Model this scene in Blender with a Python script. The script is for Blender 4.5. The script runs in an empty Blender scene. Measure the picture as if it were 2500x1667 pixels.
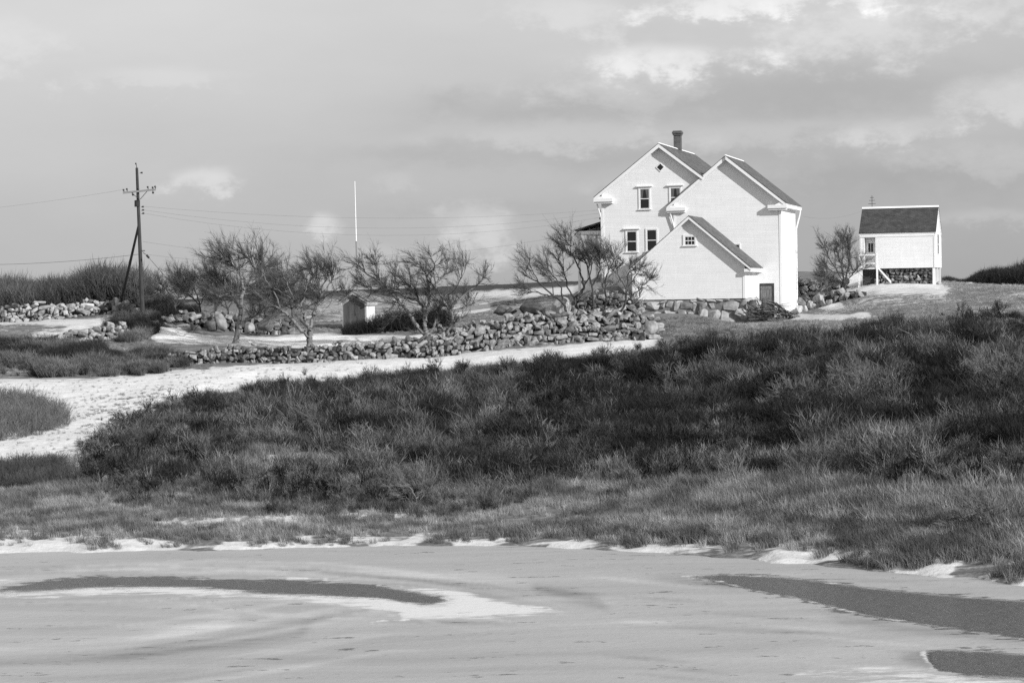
import bpy, bmesh, math, random
import numpy as np
from mathutils import Vector, Matrix

# ------------------------------------------------------------------ camera, sky, sun, exposure
sc = bpy.context.scene
COL = sc.collection
F, H, ROLL = 5903.0, 8.0, 0.0176            # focal length in photo pixels, eye height over the pond, camera roll
PITCH = math.atan((833.5 - 711) / F)
fw = np.array([0, math.cos(PITCH), -math.sin(PITCH)])
u0 = np.array([0, math.sin(PITCH), math.cos(PITCH)])
r0 = np.array([1.0, 0, 0])
RT = r0 * math.cos(ROLL) - u0 * math.sin(ROLL)
UP = u0 * math.cos(ROLL) + r0 * math.sin(ROLL)
CAMP = np.array([0, 0, H])
cam = bpy.data.cameras.new('camera'); co = bpy.data.objects.new('camera', cam); COL.objects.link(co)
cam.lens = 85.0; cam.sensor_width = 36.0; cam.clip_start = 0.5; cam.clip_end = 12000
co.matrix_world = Matrix(((RT[0], UP[0], -fw[0], 0), (RT[1], UP[1], -fw[1], 0), (RT[2], UP[2], -fw[2], H), (0, 0, 0, 1)))
sc.camera = co

SUN_EL = math.radians(27); SUN_AZ = math.radians(130.8)     # azimuth clockwise from +Y
sdir = Vector((math.sin(SUN_AZ) * math.cos(SUN_EL), math.cos(SUN_AZ) * math.cos(SUN_EL), math.sin(SUN_EL)))
sl = bpy.data.lights.new('sun', 'SUN'); sl.energy = 4.75; sl.angle = math.radians(0.53); sl.color = (1, 1, 1)
so = bpy.data.objects.new('sun', sl); COL.objects.link(so)
so.rotation_euler = sdir.to_track_quat('Z', 'Y').to_euler(); so.location = (60, -60, 80)

vs = sc.view_settings
vs.view_transform = 'Standard'; vs.look = 'None'; vs.gamma = 1.0; vs.exposure = 0.0; vs.use_curve_mapping = False
sc.render.engine = 'CYCLES'
sc.cycles.max_bounces = 6; sc.cycles.diffuse_bounces = 3; sc.cycles.glossy_bounces = 2
sc.cycles.transparent_max_bounces = 8
sc.cycles.use_denoising = False

w = bpy.data.worlds.new('World'); sc.world = w; w.use_nodes = True
nt = w.node_tree; N = nt.nodes; Lk = nt.links; N.clear()
def wn(t, **k):
    n = N.new(t)
    for a, b in k.items(): setattr(n, a, b)
    return n
def wmath(op, a, b=None, c=None, clamp=False):
    n = wn('ShaderNodeMath', operation=op, use_clamp=clamp)
    for i, v in enumerate((a, b, c)):
        if v is None: continue
        if isinstance(v, (int, float)): n.inputs[i].default_value = v
        else: Lk.new(v, n.inputs[i])
    return n.outputs[0]
def wnoise(vec, scale, detail, rough=0.55, lac=2.0):
    n = wn('ShaderNodeTexNoise'); n.inputs['Scale'].default_value = scale; n.inputs['Detail'].default_value = detail
    n.inputs['Roughness'].default_value = rough; n.inputs['Lacunarity'].default_value = lac
    Lk.new(vec, n.inputs['Vector']); return n.outputs['Fac']
skyt = wn('ShaderNodeTexSky', sky_type='NISHITA', sun_disc=False)
skyt.sun_elevation = SUN_EL; skyt.sun_rotation = SUN_AZ
tobw = wn('ShaderNodeRGBToBW'); Lk.new(skyt.outputs[0], tobw.inputs[0])     # black-and-white film
tc = wn('ShaderNodeTexCoord'); sep = wn('ShaderNodeSeparateXYZ'); Lk.new(tc.outputs['Generated'], sep.inputs[0])
AZ = wmath('MULTIPLY', wmath('ARCTAN2', sep.outputs[0], sep.outputs[1]), 5.903)
EL = wmath('MULTIPLY', wmath('ARCSINE', sep.outputs[2]), 5.903)
comb = wn('ShaderNodeCombineXYZ'); Lk.new(AZ, comb.inputs[0]); Lk.new(wmath('MULTIPLY', EL, 2.6), comb.inputs[1])
nA = wnoise(comb.outputs[0], 2.0, 6, 0.55)       # broad stratus mottling
comb2 = wn('ShaderNodeCombineXYZ'); Lk.new(AZ, comb2.inputs[0]); Lk.new(wmath('MULTIPLY', EL, 1.7), comb2.inputs[1]); comb2.inputs[2].default_value = 3.7
nB = wnoise(comb2.outputs[0], 8.0, 9, 0.62)       # cumulus edges
nC = wnoise(comb2.outputs[0], 3.2, 4, 0.5)
ramp = wn('ShaderNodeValToRGB'); Lk.new(wmath('MULTIPLY', wmath('MAXIMUM', EL, 0), 0.25), ramp.inputs[0])
els = ramp.color_ramp.elements
els[0].position = 0.0; els[0].color = (4.8,) * 3 + (1,)
els[1].position = 1.0; els[1].color = (5.4,) * 3 + (1,)
for p_, v_ in ((0.05, 5.25), (0.10, 5.8), (0.165, 6.8), (0.30, 7.0)):
    e_ = els.new(p_); e_.color = (v_, v_, v_, 1)
base = wn('ShaderNodeRGBToBW'); Lk.new(ramp.outputs[0], base.inputs[0]); val = base.outputs[0]
val = wmath('MULTIPLY', val, wmath('MULTIPLY_ADD', nA, 0.16, 0.92))
# the sky darkens gently from the left of the view to the right, under a grey bank
AE = wn('ShaderNodeMapRange'); AE.inputs[1].default_value = -1.2; AE.inputs[2].default_value = 1.0; AE.inputs[3].default_value = 1.06; AE.inputs[4].default_value = 0.90
AE.interpolation_type = 'SMOOTHSTEP'; Lk.new(AZ, AE.inputs[0]); val = wmath('MULTIPLY', val, AE.outputs[0])
warpA = wmath('MULTIPLY_ADD', wmath('SUBTRACT', nC, 0.5), 0.20, AZ)
warpE = wmath('MULTIPLY_ADD', wmath('SUBTRACT', nB, 0.5), 0.13, EL)
CLOUDS = [(0.38, 0.555, .17, .028, 3.2), (0.30, 0.50, .16, .05, 1.1), (0.62, 0.685, .20, .025, 3.6), (0.85, 0.60, .17, .07, 2.0), (1.21, 0.43, .16, .045, 2.4),
          (0.12, 0.665, .12, .04, 1.4), (-0.08, 0.145, .085, .05, 2.6), (-0.46, 0.175, .035, .02, 2.6), (-0.73, 0.285, .06, .022, 2.2), (-0.30, 0.27, .06, .018, .7),
          (-0.85, 0.53, .13, .022, .8), (0.62, 0.365, .22, .03, 1.0), (0.95, 0.37, .15, .022, 1.4), (1.10, 0.30, .14, .03, .9), (0.15, 0.38, .20, .025, .9), (0.5, 0.27, .2, .03, .8),
          (-1.2, 0.6, .09, .05, 1.0), (1.15, 0.15, .12, .02, 1.3), (-0.3, .1, .05, .02, .7), (1.3, .68, .2, .06, 1.6),
          (0.70, 0.47, .40, .055, -1.1), (0.10, 0.44, .25, .03, -.8), (-0.12, 0.47, .05, .02, -.7), (0.30, 0.32, .3, .025, -.6), (0.9, 0.26, .3, .035, -.7), (-0.2, 0.34, .2, .02, -.6), (-0.1, .2, .2, .02, -.5)]
for A, E_, sa, se, amp in CLOUDS:
    if amp > 0: sa *= 1.25; se *= 1.35
    a = wmath('MULTIPLY', wmath('SUBTRACT', warpA, A), 1 / sa); e = wmath('MULTIPLY', wmath('SUBTRACT', warpE, E_), 1 / se)
    r2 = wmath('ADD', wmath('MULTIPLY', a, a), wmath('MULTIPLY', e, e))
    g = wmath('POWER', 2.71828, wmath('MULTIPLY', r2, -0.6))
    if amp > 0:      # cumulus: a torn edge where the fractal cuts the soft body, plus a thin veil round it
        m = wmath('MULTIPLY', wmath('ADD', wmath('MULTIPLY_ADD', wmath('SUBTRACT', nB, 0.5), 2.0, g), -0.33), 1.5, clamp=True)
        m = wmath('MULTIPLY', m, wmath('MULTIPLY', g, 5.0, clamp=True))
        m = wmath('MULTIPLY', wmath('MULTIPLY', m, m), wmath('SUBTRACT', 3.0, wmath('MULTIPLY', m, 2.0)))
        m = wmath('MULTIPLY', m, wmath('MULTIPLY_ADD', nB, 1.3, 0.35)); g = wmath('ADD', wmath('MULTIPLY', m, 0.72), wmath('MULTIPLY', g, 0.18))
    val = wmath('MULTIPLY_ADD', g, amp * (0.85 if amp > 0 else 0.85), val)
val = wmath('ADD', wmath('MULTIPLY', val, 0.88), wmath('MULTIPLY', wmath('MINIMUM', tobw.outputs[0], 9.0), 0.08))
cc = wn('ShaderNodeCombineColor')
for i in range(3): Lk.new(val, cc.inputs[i])
bg = wn('ShaderNodeBackground'); bg.inputs[1].default_value = 0.1; Lk.new(cc.outputs[0], bg.inputs[0])
wo = wn('ShaderNodeOutputWorld'); Lk.new(bg.outputs[0], wo.inputs[0])

# ------------------------------------------------------------------ helpers
rng = np.random.default_rng(7); random.seed(7)

def at(px, py, Y):                       # the point seen at photo pixel (px, py) at depth Y
    d = fw + RT * (px - 1250) / F + UP * (833.5 - py) / F
    return CAMP + d * (Y / d[1])
def on_plane(px, py, z):
    d = fw + RT * (px - 1250) / F + UP * (833.5 - py) / F
    return CAMP + d * ((z - H) / d[2])
def project(P):
    v = np.asarray(P, float) - CAMP; k = v @ fw
    return 1250 + F * (v @ RT) / k, 833.5 - F * (v @ UP) / k

def smooth(x, a, b):
    t = np.clip((x - a) / (b - a), 0, 1); return t * t * (3 - 2 * t)

class VNoise:                            # value noise, for layout only
    def __init__(s, seed): s.t = np.random.default_rng(seed).random((256, 256))
    def __call__(s, x, y):
        x = np.asarray(x, float); y = np.asarray(y, float)
        xi = np.floor(x).astype(int); yi = np.floor(y).astype(int); fx = x - xi; fy = y - yi
        fx = fx * fx * (3 - 2 * fx); fy = fy * fy * (3 - 2 * fy); t = s.t
        a = t[xi & 255, yi & 255]; b = t[(xi + 1) & 255, yi & 255]; c = t[xi & 255, (yi + 1) & 255]; d = t[(xi + 1) & 255, (yi + 1) & 255]
        return (a * (1 - fx) + b * fx) * (1 - fy) + (c * (1 - fx) + d * fx) * fy
    def fbm(s, x, y, o=4):
        v = 0; a = .5; n = 0
        for i in range(o): v = v + a * s(x * 2 ** i + 17 * i, y * 2 ** i + 31 * i); n += a; a *= .5
        return v / n
VN1, VN2, VN3 = VNoise(1), VNoise(2), VNoise(3)

def poly_mask(polys, x0, y0, w_, h_, step, blur=0):
    xs = x0 + (np.arange(w_) + .5) * step; ys = y0 + (np.arange(h_) + .5) * step
    X, Y = np.meshgrid(xs, ys); m = np.zeros(X.shape)
    for pts, v in polys:
        ins = np.zeros(X.shape, bool); n = len(pts)
        for i in range(n):
            ax, ay = pts[i]; bx, by = pts[(i + 1) % n]
            if ay == by: continue
            c = ((ay > Y) != (by > Y)) & (X < (bx - ax) * (Y - ay) / (by - ay) + ax); ins ^= c
        m = np.where(ins, v, m)
    for _ in range(3 if blur else 0):
        k = np.ones(2 * blur + 1) / (2 * blur + 1)
        m = np.apply_along_axis(lambda q: np.convolve(np.pad(q, blur, 'edge'), k, 'valid'), 0, m)
        m = np.apply_along_axis(lambda q: np.convolve(np.pad(q, blur, 'edge'), k, 'valid'), 1, m)
    return (m, x0, y0, step)
def sample_mask(M, px, py):
    m, x0, y0, st = M
    fx = np.clip((np.asarray(px) - x0) / st - .5, 0, m.shape[1] - 1.001); fy = np.clip((np.asarray(py) - y0) / st - .5, 0, m.shape[0] - 1.001)
    xi = fx.astype(int); yi = fy.astype(int); a = fx - xi; b = fy - yi
    return (m[yi, xi] * (1 - a) + m[yi, xi + 1] * a) * (1 - b) + (m[yi + 1, xi] * (1 - a) + m[yi + 1, xi + 1] * a) * b

def obj(name, me, mat=None, parent=None, loc=None):
    o = bpy.data.objects.new(name, me); COL.objects.link(o)
    if mat is not None and len(me.materials) == 0: me.materials.append(mat)
    if parent is not None: o.parent = parent
    if loc is not None: o.location = loc
    return o
def mesh(name, v, f, smooth_=False):
    me = bpy.data.meshes.new(name); me.from_pydata([tuple(map(float, q)) for q in v], [], [tuple(map(int, q)) for q in f]); me.update()
    if smooth_: me.polygons.foreach_set('use_smooth', [True] * len(me.polygons))
    return me
def np_mesh(name, v, f, smooth_=False):   # fast: f is an (n, k) array
    v = np.asarray(v, np.float32); f = np.asarray(f, np.int32); k = f.shape[1]
    me = bpy.data.meshes.new(name); me.vertices.add(len(v)); me.vertices.foreach_set('co', v.ravel())
    me.loops.add(f.size); me.loops.foreach_set('vertex_index', f.ravel())
    me.polygons.add(len(f)); me.polygons.foreach_set('loop_start', np.arange(0, f.size, k, dtype=np.int32))
    if smooth_: me.polygons.foreach_set('use_smooth', np.ones(len(f), bool))
    me.update(calc_edges=True); return me
def thing(name, label, cat, loc=(0, 0, 0), rz=0.0, group=None):
    o = bpy.data.objects.new(name, None); COL.objects.link(o); o.location = tuple(map(float, loc)); o.rotation_euler = (0, 0, rz); o.empty_display_size = .3
    return tag(o, label, cat, group)
def tag(o, label, cat=None, group=None, kind=None):
    o['label'] = label
    if cat: o['category'] = cat
    if group: o['group'] = group
    if kind: o['kind'] = kind
    return o
def structure(o): o['kind'] = 'structure'; return o

class MB:                                 # collects boxes, prisms and bars into one mesh
    def __init__(s): s.v = []; s.f = []
    def box(s, x0, x1, y0, y1, z0, z1):
        n = len(s.v); s.v += [(x0, y0, z0), (x1, y0, z0), (x1, y1, z0), (x0, y1, z0), (x0, y0, z1), (x1, y0, z1), (x1, y1, z1), (x0, y1, z1)]
        s.f += [tuple(n + i for i in q) for q in ((0, 3, 2, 1), (4, 5, 6, 7), (0, 1, 5, 4), (1, 2, 6, 5), (2, 3, 7, 6), (3, 0, 4, 7))]; return s
    def prism(s, pts, y0, y1):            # polygon in x,z (counter-clockwise seen from -y) extruded along y
        n = len(s.v); k = len(pts)
        s.v += [(x, y0, z) for x, z in pts] + [(x, y1, z) for x, z in pts]
        s.f.append(tuple(range(n, n + k))); s.f.append(tuple(range(n + 2 * k - 1, n + k - 1, -1)))
        for i in range(k): j = (i + 1) % k; s.f.append((n + j, n + i, n + k + i, n + k + j))
        return s
    def prism_x(s, pts, x0, x1):          # polygon in y,z extruded along x
        n = len(s.v); k = len(pts)
        s.v += [(x0, y, z) for y, z in pts] + [(x1, y, z) for y, z in pts]
        s.f.append(tuple(range(n + k - 1, n - 1, -1))); s.f.append(tuple(range(n + k, n + 2 * k)))
        for i in range(k): j = (i + 1) % k; s.f.append((n + i, n + j, n + k + j, n + k + i))
        return s
    def bar(s, p, q, r, r2=None, sides=6, caps=True):
        r2 = r if r2 is None else r2; p = Vector(p); q = Vector(q); d = (q - p).normalized(); a = d.orthogonal().normalized(); b = d.cross(a); n = len(s.v)
        for c, rr in ((p, r), (q, r2)):
            for i in range(sides): t = 2 * math.pi * i / sides; s.v.append(tuple(c + a * math.cos(t) * rr + b * math.sin(t) * rr))
        for i in range(sides): j = (i + 1) % sides; s.f.append((n + i, n + j, n + sides + j, n + sides + i))
        if caps: s.f.append(tuple(range(n + sides - 1, n - 1, -1))); s.f.append(tuple(range(n + sides, n + 2 * sides)))
        return s
    def tube(s, pts, r, sides=5):
        for i in range(len(pts) - 1): s.bar(pts[i], pts[i + 1], r, r, sides, True)
        return s
    def build(s, name, mat, parent=None, loc=None, smooth_=False): return obj(name, mesh(name, s.v, s.f, smooth_), mat, parent, loc)

# ------------------------------------------------------------------ materials (all neutral: the photograph is black and white)
def material(name):
    m = bpy.data.materials.new(name); m.use_nodes = True; t = m.node_tree
    return m, t, t.nodes['Principled BSDF']
def nnode(t, ty, ins=None, **k):
    n = t.nodes.new(ty)
    for a, b in k.items(): setattr(n, a, b)
    for a, b in (ins or {}).items():
        if hasattr(b, 'is_output') or isinstance(b, bpy.types.NodeSocket): t.links.new(b, n.inputs[a])
        else: n.inputs[a].default_value = b
    return n
def nmath(t, op, a, b=None, clamp=False):
    n = t.nodes.new('ShaderNodeMath'); n.operation = op; n.use_clamp = clamp
    for i, v in enumerate((a, b)):
        if v is None: continue
        if isinstance(v, (int, float)): n.inputs[i].default_value = v
        else: t.links.new(v, n.inputs[i])
    return n.outputs[0]
def nmap(t, v, a, b, c, d, sm=False):
    n = nnode(t, 'ShaderNodeMapRange', {0: v, 1: a, 2: b, 3: c, 4: d}); n.interpolation_type = 'SMOOTHSTEP' if sm else 'LINEAR'; return n.outputs[0]
def grey(t, v):
    c = t.nodes.new('ShaderNodeCombineColor')
    for i in range(3): t.links.new(v, c.inputs[i])
    return c.outputs[0]
def coords(t, kind='Object', scale=(1, 1, 1)):
    c = t.nodes.new('ShaderNodeTexCoord'); m = nnode(t, 'ShaderNodeMapping', {'Vector': c.outputs[kind], 'Scale': scale}); return m.outputs[0]
def noise(t, vec, scale, detail=4, rough=.55): return nnode(t, 'ShaderNodeTexNoise', {'Vector': vec, 'Scale': scale, 'Detail': detail, 'Roughness': rough}).outputs['Fac']
def bump(t, b, h, strength, dist): t.links.new(nnode(t, 'ShaderNodeBump', {'Height': h, 'Strength': strength, 'Distance': dist}).outputs[0], b.inputs['Normal'])
def mottled(name, lo, hi, scale, rough=.8, sc3=(1, 1, 1), bmp=0, rand=0.0, kind='Object', lohi=(.3, .7)):
    m, t, b = material(name); c = coords(t, kind, sc3); n = noise(t, c, scale, 5)
    v = nmap(t, n, lohi[0], lohi[1], lo, hi)
    if rand:
        oi = t.nodes.new('ShaderNodeObjectInfo'); v = nmath(t, 'MULTIPLY', v, nmap(t, oi.outputs['Random'], 0, 1, 1 - rand, 1 + rand))
    t.links.new(grey(t, v), b.inputs['Base Color']); b.inputs['Roughness'].default_value = rough
    if 'Specular IOR Level' in b.inputs: b.inputs['Specular IOR Level'].default_value = .25
    if bmp: bump(t, b, noise(t, c, scale * 3, 4), .6, bmp)
    return m
def siding(name, lo, hi, period=.125, vertical=False):
    m, t, b = material(name); c = t.nodes.new('ShaderNodeTexCoord'); s = nnode(t, 'ShaderNodeSeparateXYZ', {0: c.outputs['Object']})
    ax = nmath(t, 'ADD', s.outputs[0], s.outputs[1]) if vertical else s.outputs[2]
    saw = nmath(t, 'FRACT', nmath(t, 'MULTIPLY', ax, 1 / period)); idx = nmath(t, 'FLOOR', nmath(t, 'MULTIPLY', ax, 1 / period))
    wv = nnode(t, 'ShaderNodeTexWhiteNoise', noise_dimensions='1D'); t.links.new(idx, wv.inputs['W'])
    n1 = noise(t, coords(t, 'Object', (.5, .5, 2.0) if not vertical else (3, 3, .4)), 1.3, 6, .6)
    n2 = noise(t, coords(t, 'Object', (1, 1, .15)), 4, 4)
    v = nmap(t, n1, .3, .75, hi, lo); v = nmath(t, 'MULTIPLY', v, nmap(t, wv.outputs['Value'], 0, 1, .975, 1.015)); v = nmath(t, 'MULTIPLY', v, nmap(t, n2, .3, .7, 1.02, .96))
    t.links.new(grey(t, v), b.inputs['Base Color']); b.inputs['Roughness'].default_value = .6; b.inputs['Specular IOR Level'].default_value = .2
    bump(t, b, nmath(t, 'SUBTRACT', 1.0, saw), .35, .012)
    return m
def shingles(name, lo, hi):
    m, t, b = material(name); c = t.nodes.new('ShaderNodeTexCoord')
    br = nnode(t, 'ShaderNodeTexBrick', {'Vector': c.outputs['UV'], 'Color1': (lo,) * 3 + (1,), 'Color2': (hi,) * 3 + (1,), 'Mortar': (lo * .5,) * 3 + (1,), 'Scale': 1.0, 'Mortar Size': .012, 'Brick Width': .28, 'Row Height': .16})
    n = noise(t, coords(t, 'Object'), 1.6, 6, .65)
    mx = nnode(t, 'ShaderNodeMix', {0: 1.0}, data_type='RGBA', blend_type='MULTIPLY'); t.links.new(br.outputs[0], mx.inputs[6]); t.links.new(grey(t, nmap(t, n, .3, .72, .6, 1.4)), mx.inputs[7])
    t.links.new(mx.outputs[2], b.inputs['Base Color']); b.inputs['Roughness'].default_value = .85; bump(t, b, br.outputs['Fac'], -.6, .02)
    return m
def wood(name, lo, hi, along='z', bmp=.004):
    s3 = {'z': (9, 9, .7), 'x': (.7, 9, 9), 'y': (9, .7, 9)}[along]
    return mottled(name, lo, hi, 3.0, .85, s3, bmp)

M = {}
M['white_siding'] = siding('white_clapboard', .77, .84)
M['white_trim'] = mottled('white_trim_paint', .80, .86, 1.2, .55)
M['white_boards'] = siding('white_vertical_boards', .66, .82, .16, True)
M['grey_boards'] = siding('weathered_grey_boards', .06, .13, .14, True)
M['roof'] = shingles('dark_roof_shingles', .085, .14)
M['roof_dark'] = shingles('cottage_roof_shingles', .045, .075)
M['glass'], t_, b_ = material('window_glass'); b_.inputs['Base Color'].default_value = (.012, .012, .012, 1); b_.inputs['Roughness'].default_value = .08
M['curtain'] = mottled('curtain_cloth', .07, .16, 6, .9, (6, 6, .3))
M['brick'], t_, b_ = material('chimney_brick')
c_ = t_.nodes.new('ShaderNodeTexCoord'); s_ = nnode(t_, 'ShaderNodeSeparateXYZ', {0: c_.outputs['Object']}); cb_ = nnode(t_, 'ShaderNodeCombineXYZ', {0: nmath(t_, 'ADD', s_.outputs[0], s_.outputs[1]), 1: s_.outputs[2]})
br_ = nnode(t_, 'ShaderNodeTexBrick', {'Vector': cb_.outputs[0], 'Color1': (.05,) * 3 + (1,), 'Color2': (.12,) * 3 + (1,), 'Mortar': (.14,) * 3 + (1,), 'Scale': 1.0, 'Mortar Size': .012, 'Brick Width': .21, 'Row Height': .075})
t_.links.new(br_.outputs[0], b_.inputs['Base Color']); b_.inputs['Roughness'].default_value = .9; bump(t_, b_, br_.outputs['Fac'], -.5, .01)
M['stone'] = mottled('field_stone', .09, .36, 2.2, .9, bmp=.03, rand=.45)
M['pale_stone'] = mottled('pale_lichened_stone', .24, .52, 2.4, .9, bmp=.03, rand=.25)
M['dark_stone'] = mottled('dark_stone', .05, .18, 2.2, .9, bmp=.03, rand=.4)
M['mortar'] = mottled('rough_mortar', .12, .26, 4, .95, bmp=.02)
M['core'] = mottled('rubble_core', .03, .07, 3, .95)  # dark fill tone: shade between stones and in the wing's door gap
M['pole'] = wood('creosoted_pole_wood', .025, .075)
M['crossarm'] = wood('weathered_crossarm_wood', .16, .30, 'x')
M['metal'] = mottled('dark_metal', .02, .05, 3, .5)
M['wire'] = mottled('weathered_wire', .10, .14, 3, .5)
M['pale_wire'] = mottled('bare_aluminium_wire', .55, .65, 3, .4)
M['bark'] = mottled('grey_bark', .10, .30, 5, .9, (1, 1, .4), .01)
M['dark_bark'] = mottled('dark_bark', .03, .09, 5, .9, (1, 1, .4), .01)
M['twig'] = mottled('bare_twigs', .05, .14, 2, .9)
M['twig_dark'] = mottled('dark_bare_twigs', .018, .05, 2, .9)
M['old_door'] = wood('weathered_door_wood', .06, .26)
M['stick'] = mottled('bleached_sticks', .02, .16, 3, .9, rand=.7)
M['pale_bark'] = mottled('bleached_bark', .16, .30, 5, .9)
M['pale_twig'] = mottled('bleached_twigs', .10, .22, 2, .9)
M['bush_grey'] = mottled('grey_bush_stems', .07, .20, 1.2, .9)
M['bush_dark'] = mottled('dark_bush_stems', .03, .11, 1.2, .9)
M['bush_black'] = mottled('blackish_hedge_stems', .012, .04, 1.5, .9)
M['snow'] = mottled('snow', .82, .88, 2, .7, bmp=.02)

def scrub_mat(name, lo, hi):               # tone is a property of each plant (its species), carried by the instance
    m, t, b = material(name)
    a = t.nodes.new('ShaderNodeAttribute'); a.attribute_type = 'INSTANCER'; a.attribute_name = 'tone'
    n = noise(t, coords(t, 'Object'), 3.0, 3); oi = t.nodes.new('ShaderNodeObjectInfo')
    v = nmath(t, 'MULTIPLY', nmap(t, a.outputs['Fac'], 0, 1, lo, hi), nmath(t, 'MULTIPLY', nmap(t, n, .3, .7, .6, 1.4), nmap(t, oi.outputs['Random'], 0, 1, .7, 1.3)))
    t.links.new(grey(t, v), b.inputs['Base Color']); b.inputs['Roughness'].default_value = .9; b.inputs['Specular IOR Level'].default_value = .15
    return m
M['scrub'] = scrub_mat('bare_scrub_stems', .006, .30)
M['grass'] = scrub_mat('dead_grass', .07, .42)

# ------------------------------------------------------------------ terrain
ROWS = [85, 100, 115, 130, 145, 152, 160, 168, 178, 190, 200, 230, 300, 400]
TAB = {   # photo column: shoreline y, then ground y seen at each depth of ROWS
    -250: (1362, [1265, 1160, 1062, 990, 922, 890, 842, 818, 800, 787, 772, 760, 752, 748]),
    0:    (1352, [1262, 1155, 1058, 985, 915, 885, 838, 815, 797, 785, 770, 757, 750, 744]),
    350:  (1343, [1245, 1120, 1035, 968, 915, 885, 852, 814, 768, 762, 758, 750, 744, 738]),
    700:  (1338, [1238, 1125, 1035, 965, 905, 884, 850, 826, 812, 782, 770, 752, 730, 714]),
    1050: (1333, [1235, 1120, 1025, 955, 893, 868, 832, 811, 794, 777, 768, 750, 726, 702]),
    1400: (1340, [1225, 1110, 1012, 938, 868, 838, 803, 785, 768, 732, 722, 714, 703, 686]),
    1490: (1345, [1218, 1105, 1008, 934, 866, 837, 804, 786, 762, 676, 660, 660, 668, 682]),
    1560: (1348, [1212, 1100, 1005, 930, 864, 836, 806, 792, 780, 735, 700, 670, 668, 682]),
    1680: (1357, [1203, 1090, 998, 922, 860, 832, 806, 793, 776, 742, 705, 680, 672, 682]),
    1810: (1366, [1190, 1082, 990, 913, 850, 822, 803, 799, 797, 758, 738, 700, 668, 675]),
    1900: (1375, [1178, 1075, 983, 905, 840, 812, 800, 795, 787, 766, 745, 705, 664, 666]),
    2150: (1395, [1140, 1045, 948, 870, 808, 788, 766, 745, 727, 706, 680, 668, 660, 672]),
    2300: (1410, [1122, 1030, 933, 852, 790, 770, 746, 728, 711, 697, 690, 694, 697, 697]),
    2500: (1430, [1105, 1015, 918, 836, 773, 755, 730, 716, 706, 701, 700, 702, 704, 702]),
    2800: (1460, [1085, 1000, 905, 822, 760, 742, 722, 710, 702, 699, 699, 702, 704, 702]),
}
cx = sorted(TAB); CU = np.array([(x - 1250) / F for x in cx])
DF = np.concatenate([np.arange(1, 210, .5), np.arange(210, 460, 2.0), np.array([470, 500, 560, 650, 800, 1100, 1600, 2500, 4500, 9000.])])
ZT = np.zeros((len(cx), len(DF)))
for i, x in enumerate(cx):
    sh, ys = TAB[x]; s = on_plane(x, sh, 0.0)[1]
    d = [1, 4, 12, 22, 30, 36, s - 7, s - 1.5, s, s + 1.2]; z = [6.3, 6.2, 4.6, 1.6, .1, -.7, -.7, -.35, 0, .22]
    for dd, yy in zip(ROWS, ys): d.append(dd); z.append(at(x, yy, dd)[2])
    d += [460, 560, 800, 1600, 9000]; zc = z[-1]; z += [zc - .3, zc - 5, -3, -6, -8]
    ZT[i] = np.interp(DF, d, z)
# soften kinks along depth, leave the shore crisp
k = np.array([1, 2, 3, 2, 1]) / 9
for i in range(len(cx)):
    zz = np.convolve(np.pad(ZT[i], 2, 'edge'), k, 'valid'); wgt = smooth(DF, 78, 90) * (1 - smooth(DF, 420, 460)); ZT[i] = ZT[i] * (1 - wgt) + zz * wgt
def terrain_z(X, Y, rough=True):
    X = np.asarray(X, float); Y = np.maximum(np.asarray(Y, float), 1.0)
    u = np.clip(X / np.maximum(Y, 20), CU[0], CU[-1] - 1e-6)
    fi = np.interp(u, CU, np.arange(len(CU))); i0 = np.floor(fi).astype(int); t = fi - i0; t = t * t * (3 - 2 * t) * .5 + t * .5
    di = np.interp(Y, DF, np.arange(len(DF))); j0 = np.minimum(np.floor(di).astype(int), len(DF) - 2); s = di - j0
    i1 = np.minimum(i0 + 1, len(CU) - 1)
    z = (ZT[i0, j0] * (1 - s) + ZT[i0, j0 + 1] * s) * (1 - t) + (ZT[i1, j0] * (1 - s) + ZT[i1, j0 + 1] * s) * t
    if rough:
        a = smooth(Y, 60, 78); z = z + smooth(Y, 84, 96) * (1 - smooth(Y, 138, 150)) * smooth(X / np.maximum(Y, 20), -.17, -.12) * (VN2.fbm(X * .14 + 3, Y * .12, 3) - .5) * 1.5
        z = z + a * ((VN1.fbm(X * .22, Y * .22, 4) - .5) * .38 + (VN2.fbm(X * 1.1, Y * 1.1, 3) - .5) * .12)
        z = z + (VN3.fbm(X * .9 + 9, Y * .9, 3) - .5) * .22 * smooth(Y, 56, 62) * (1 - smooth(Y, 80, 84))
    return z
def ground(px, py, lo=60., hi=420.):       # first terrain point seen through a photo pixel
    Y = np.arange(lo, hi, .25); d = fw + RT * (px - 1250) / F + UP * (833.5 - py) / F
    P = CAMP[None] + d[None] * (Y / d[1])[:, None]; dz = P[:, 2] - terrain_z(P[:, 0], P[:, 1])
    k_ = np.argmax(dz < 0) if (dz < 0).any() else len(Y) - 1
    return P[k_]
def on_ground(px, Y, dz=0.0):              # ground point in photo column px at depth Y
    X = (px - 1250) / F * Y
    for _ in range(4):
        z = float(terrain_z(X, Y)); q = project((X, Y, z))[0]; X += (px - q) / F * Y
    return np.array([X, Y, float(terrain_z(X, Y)) + dz])

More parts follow.
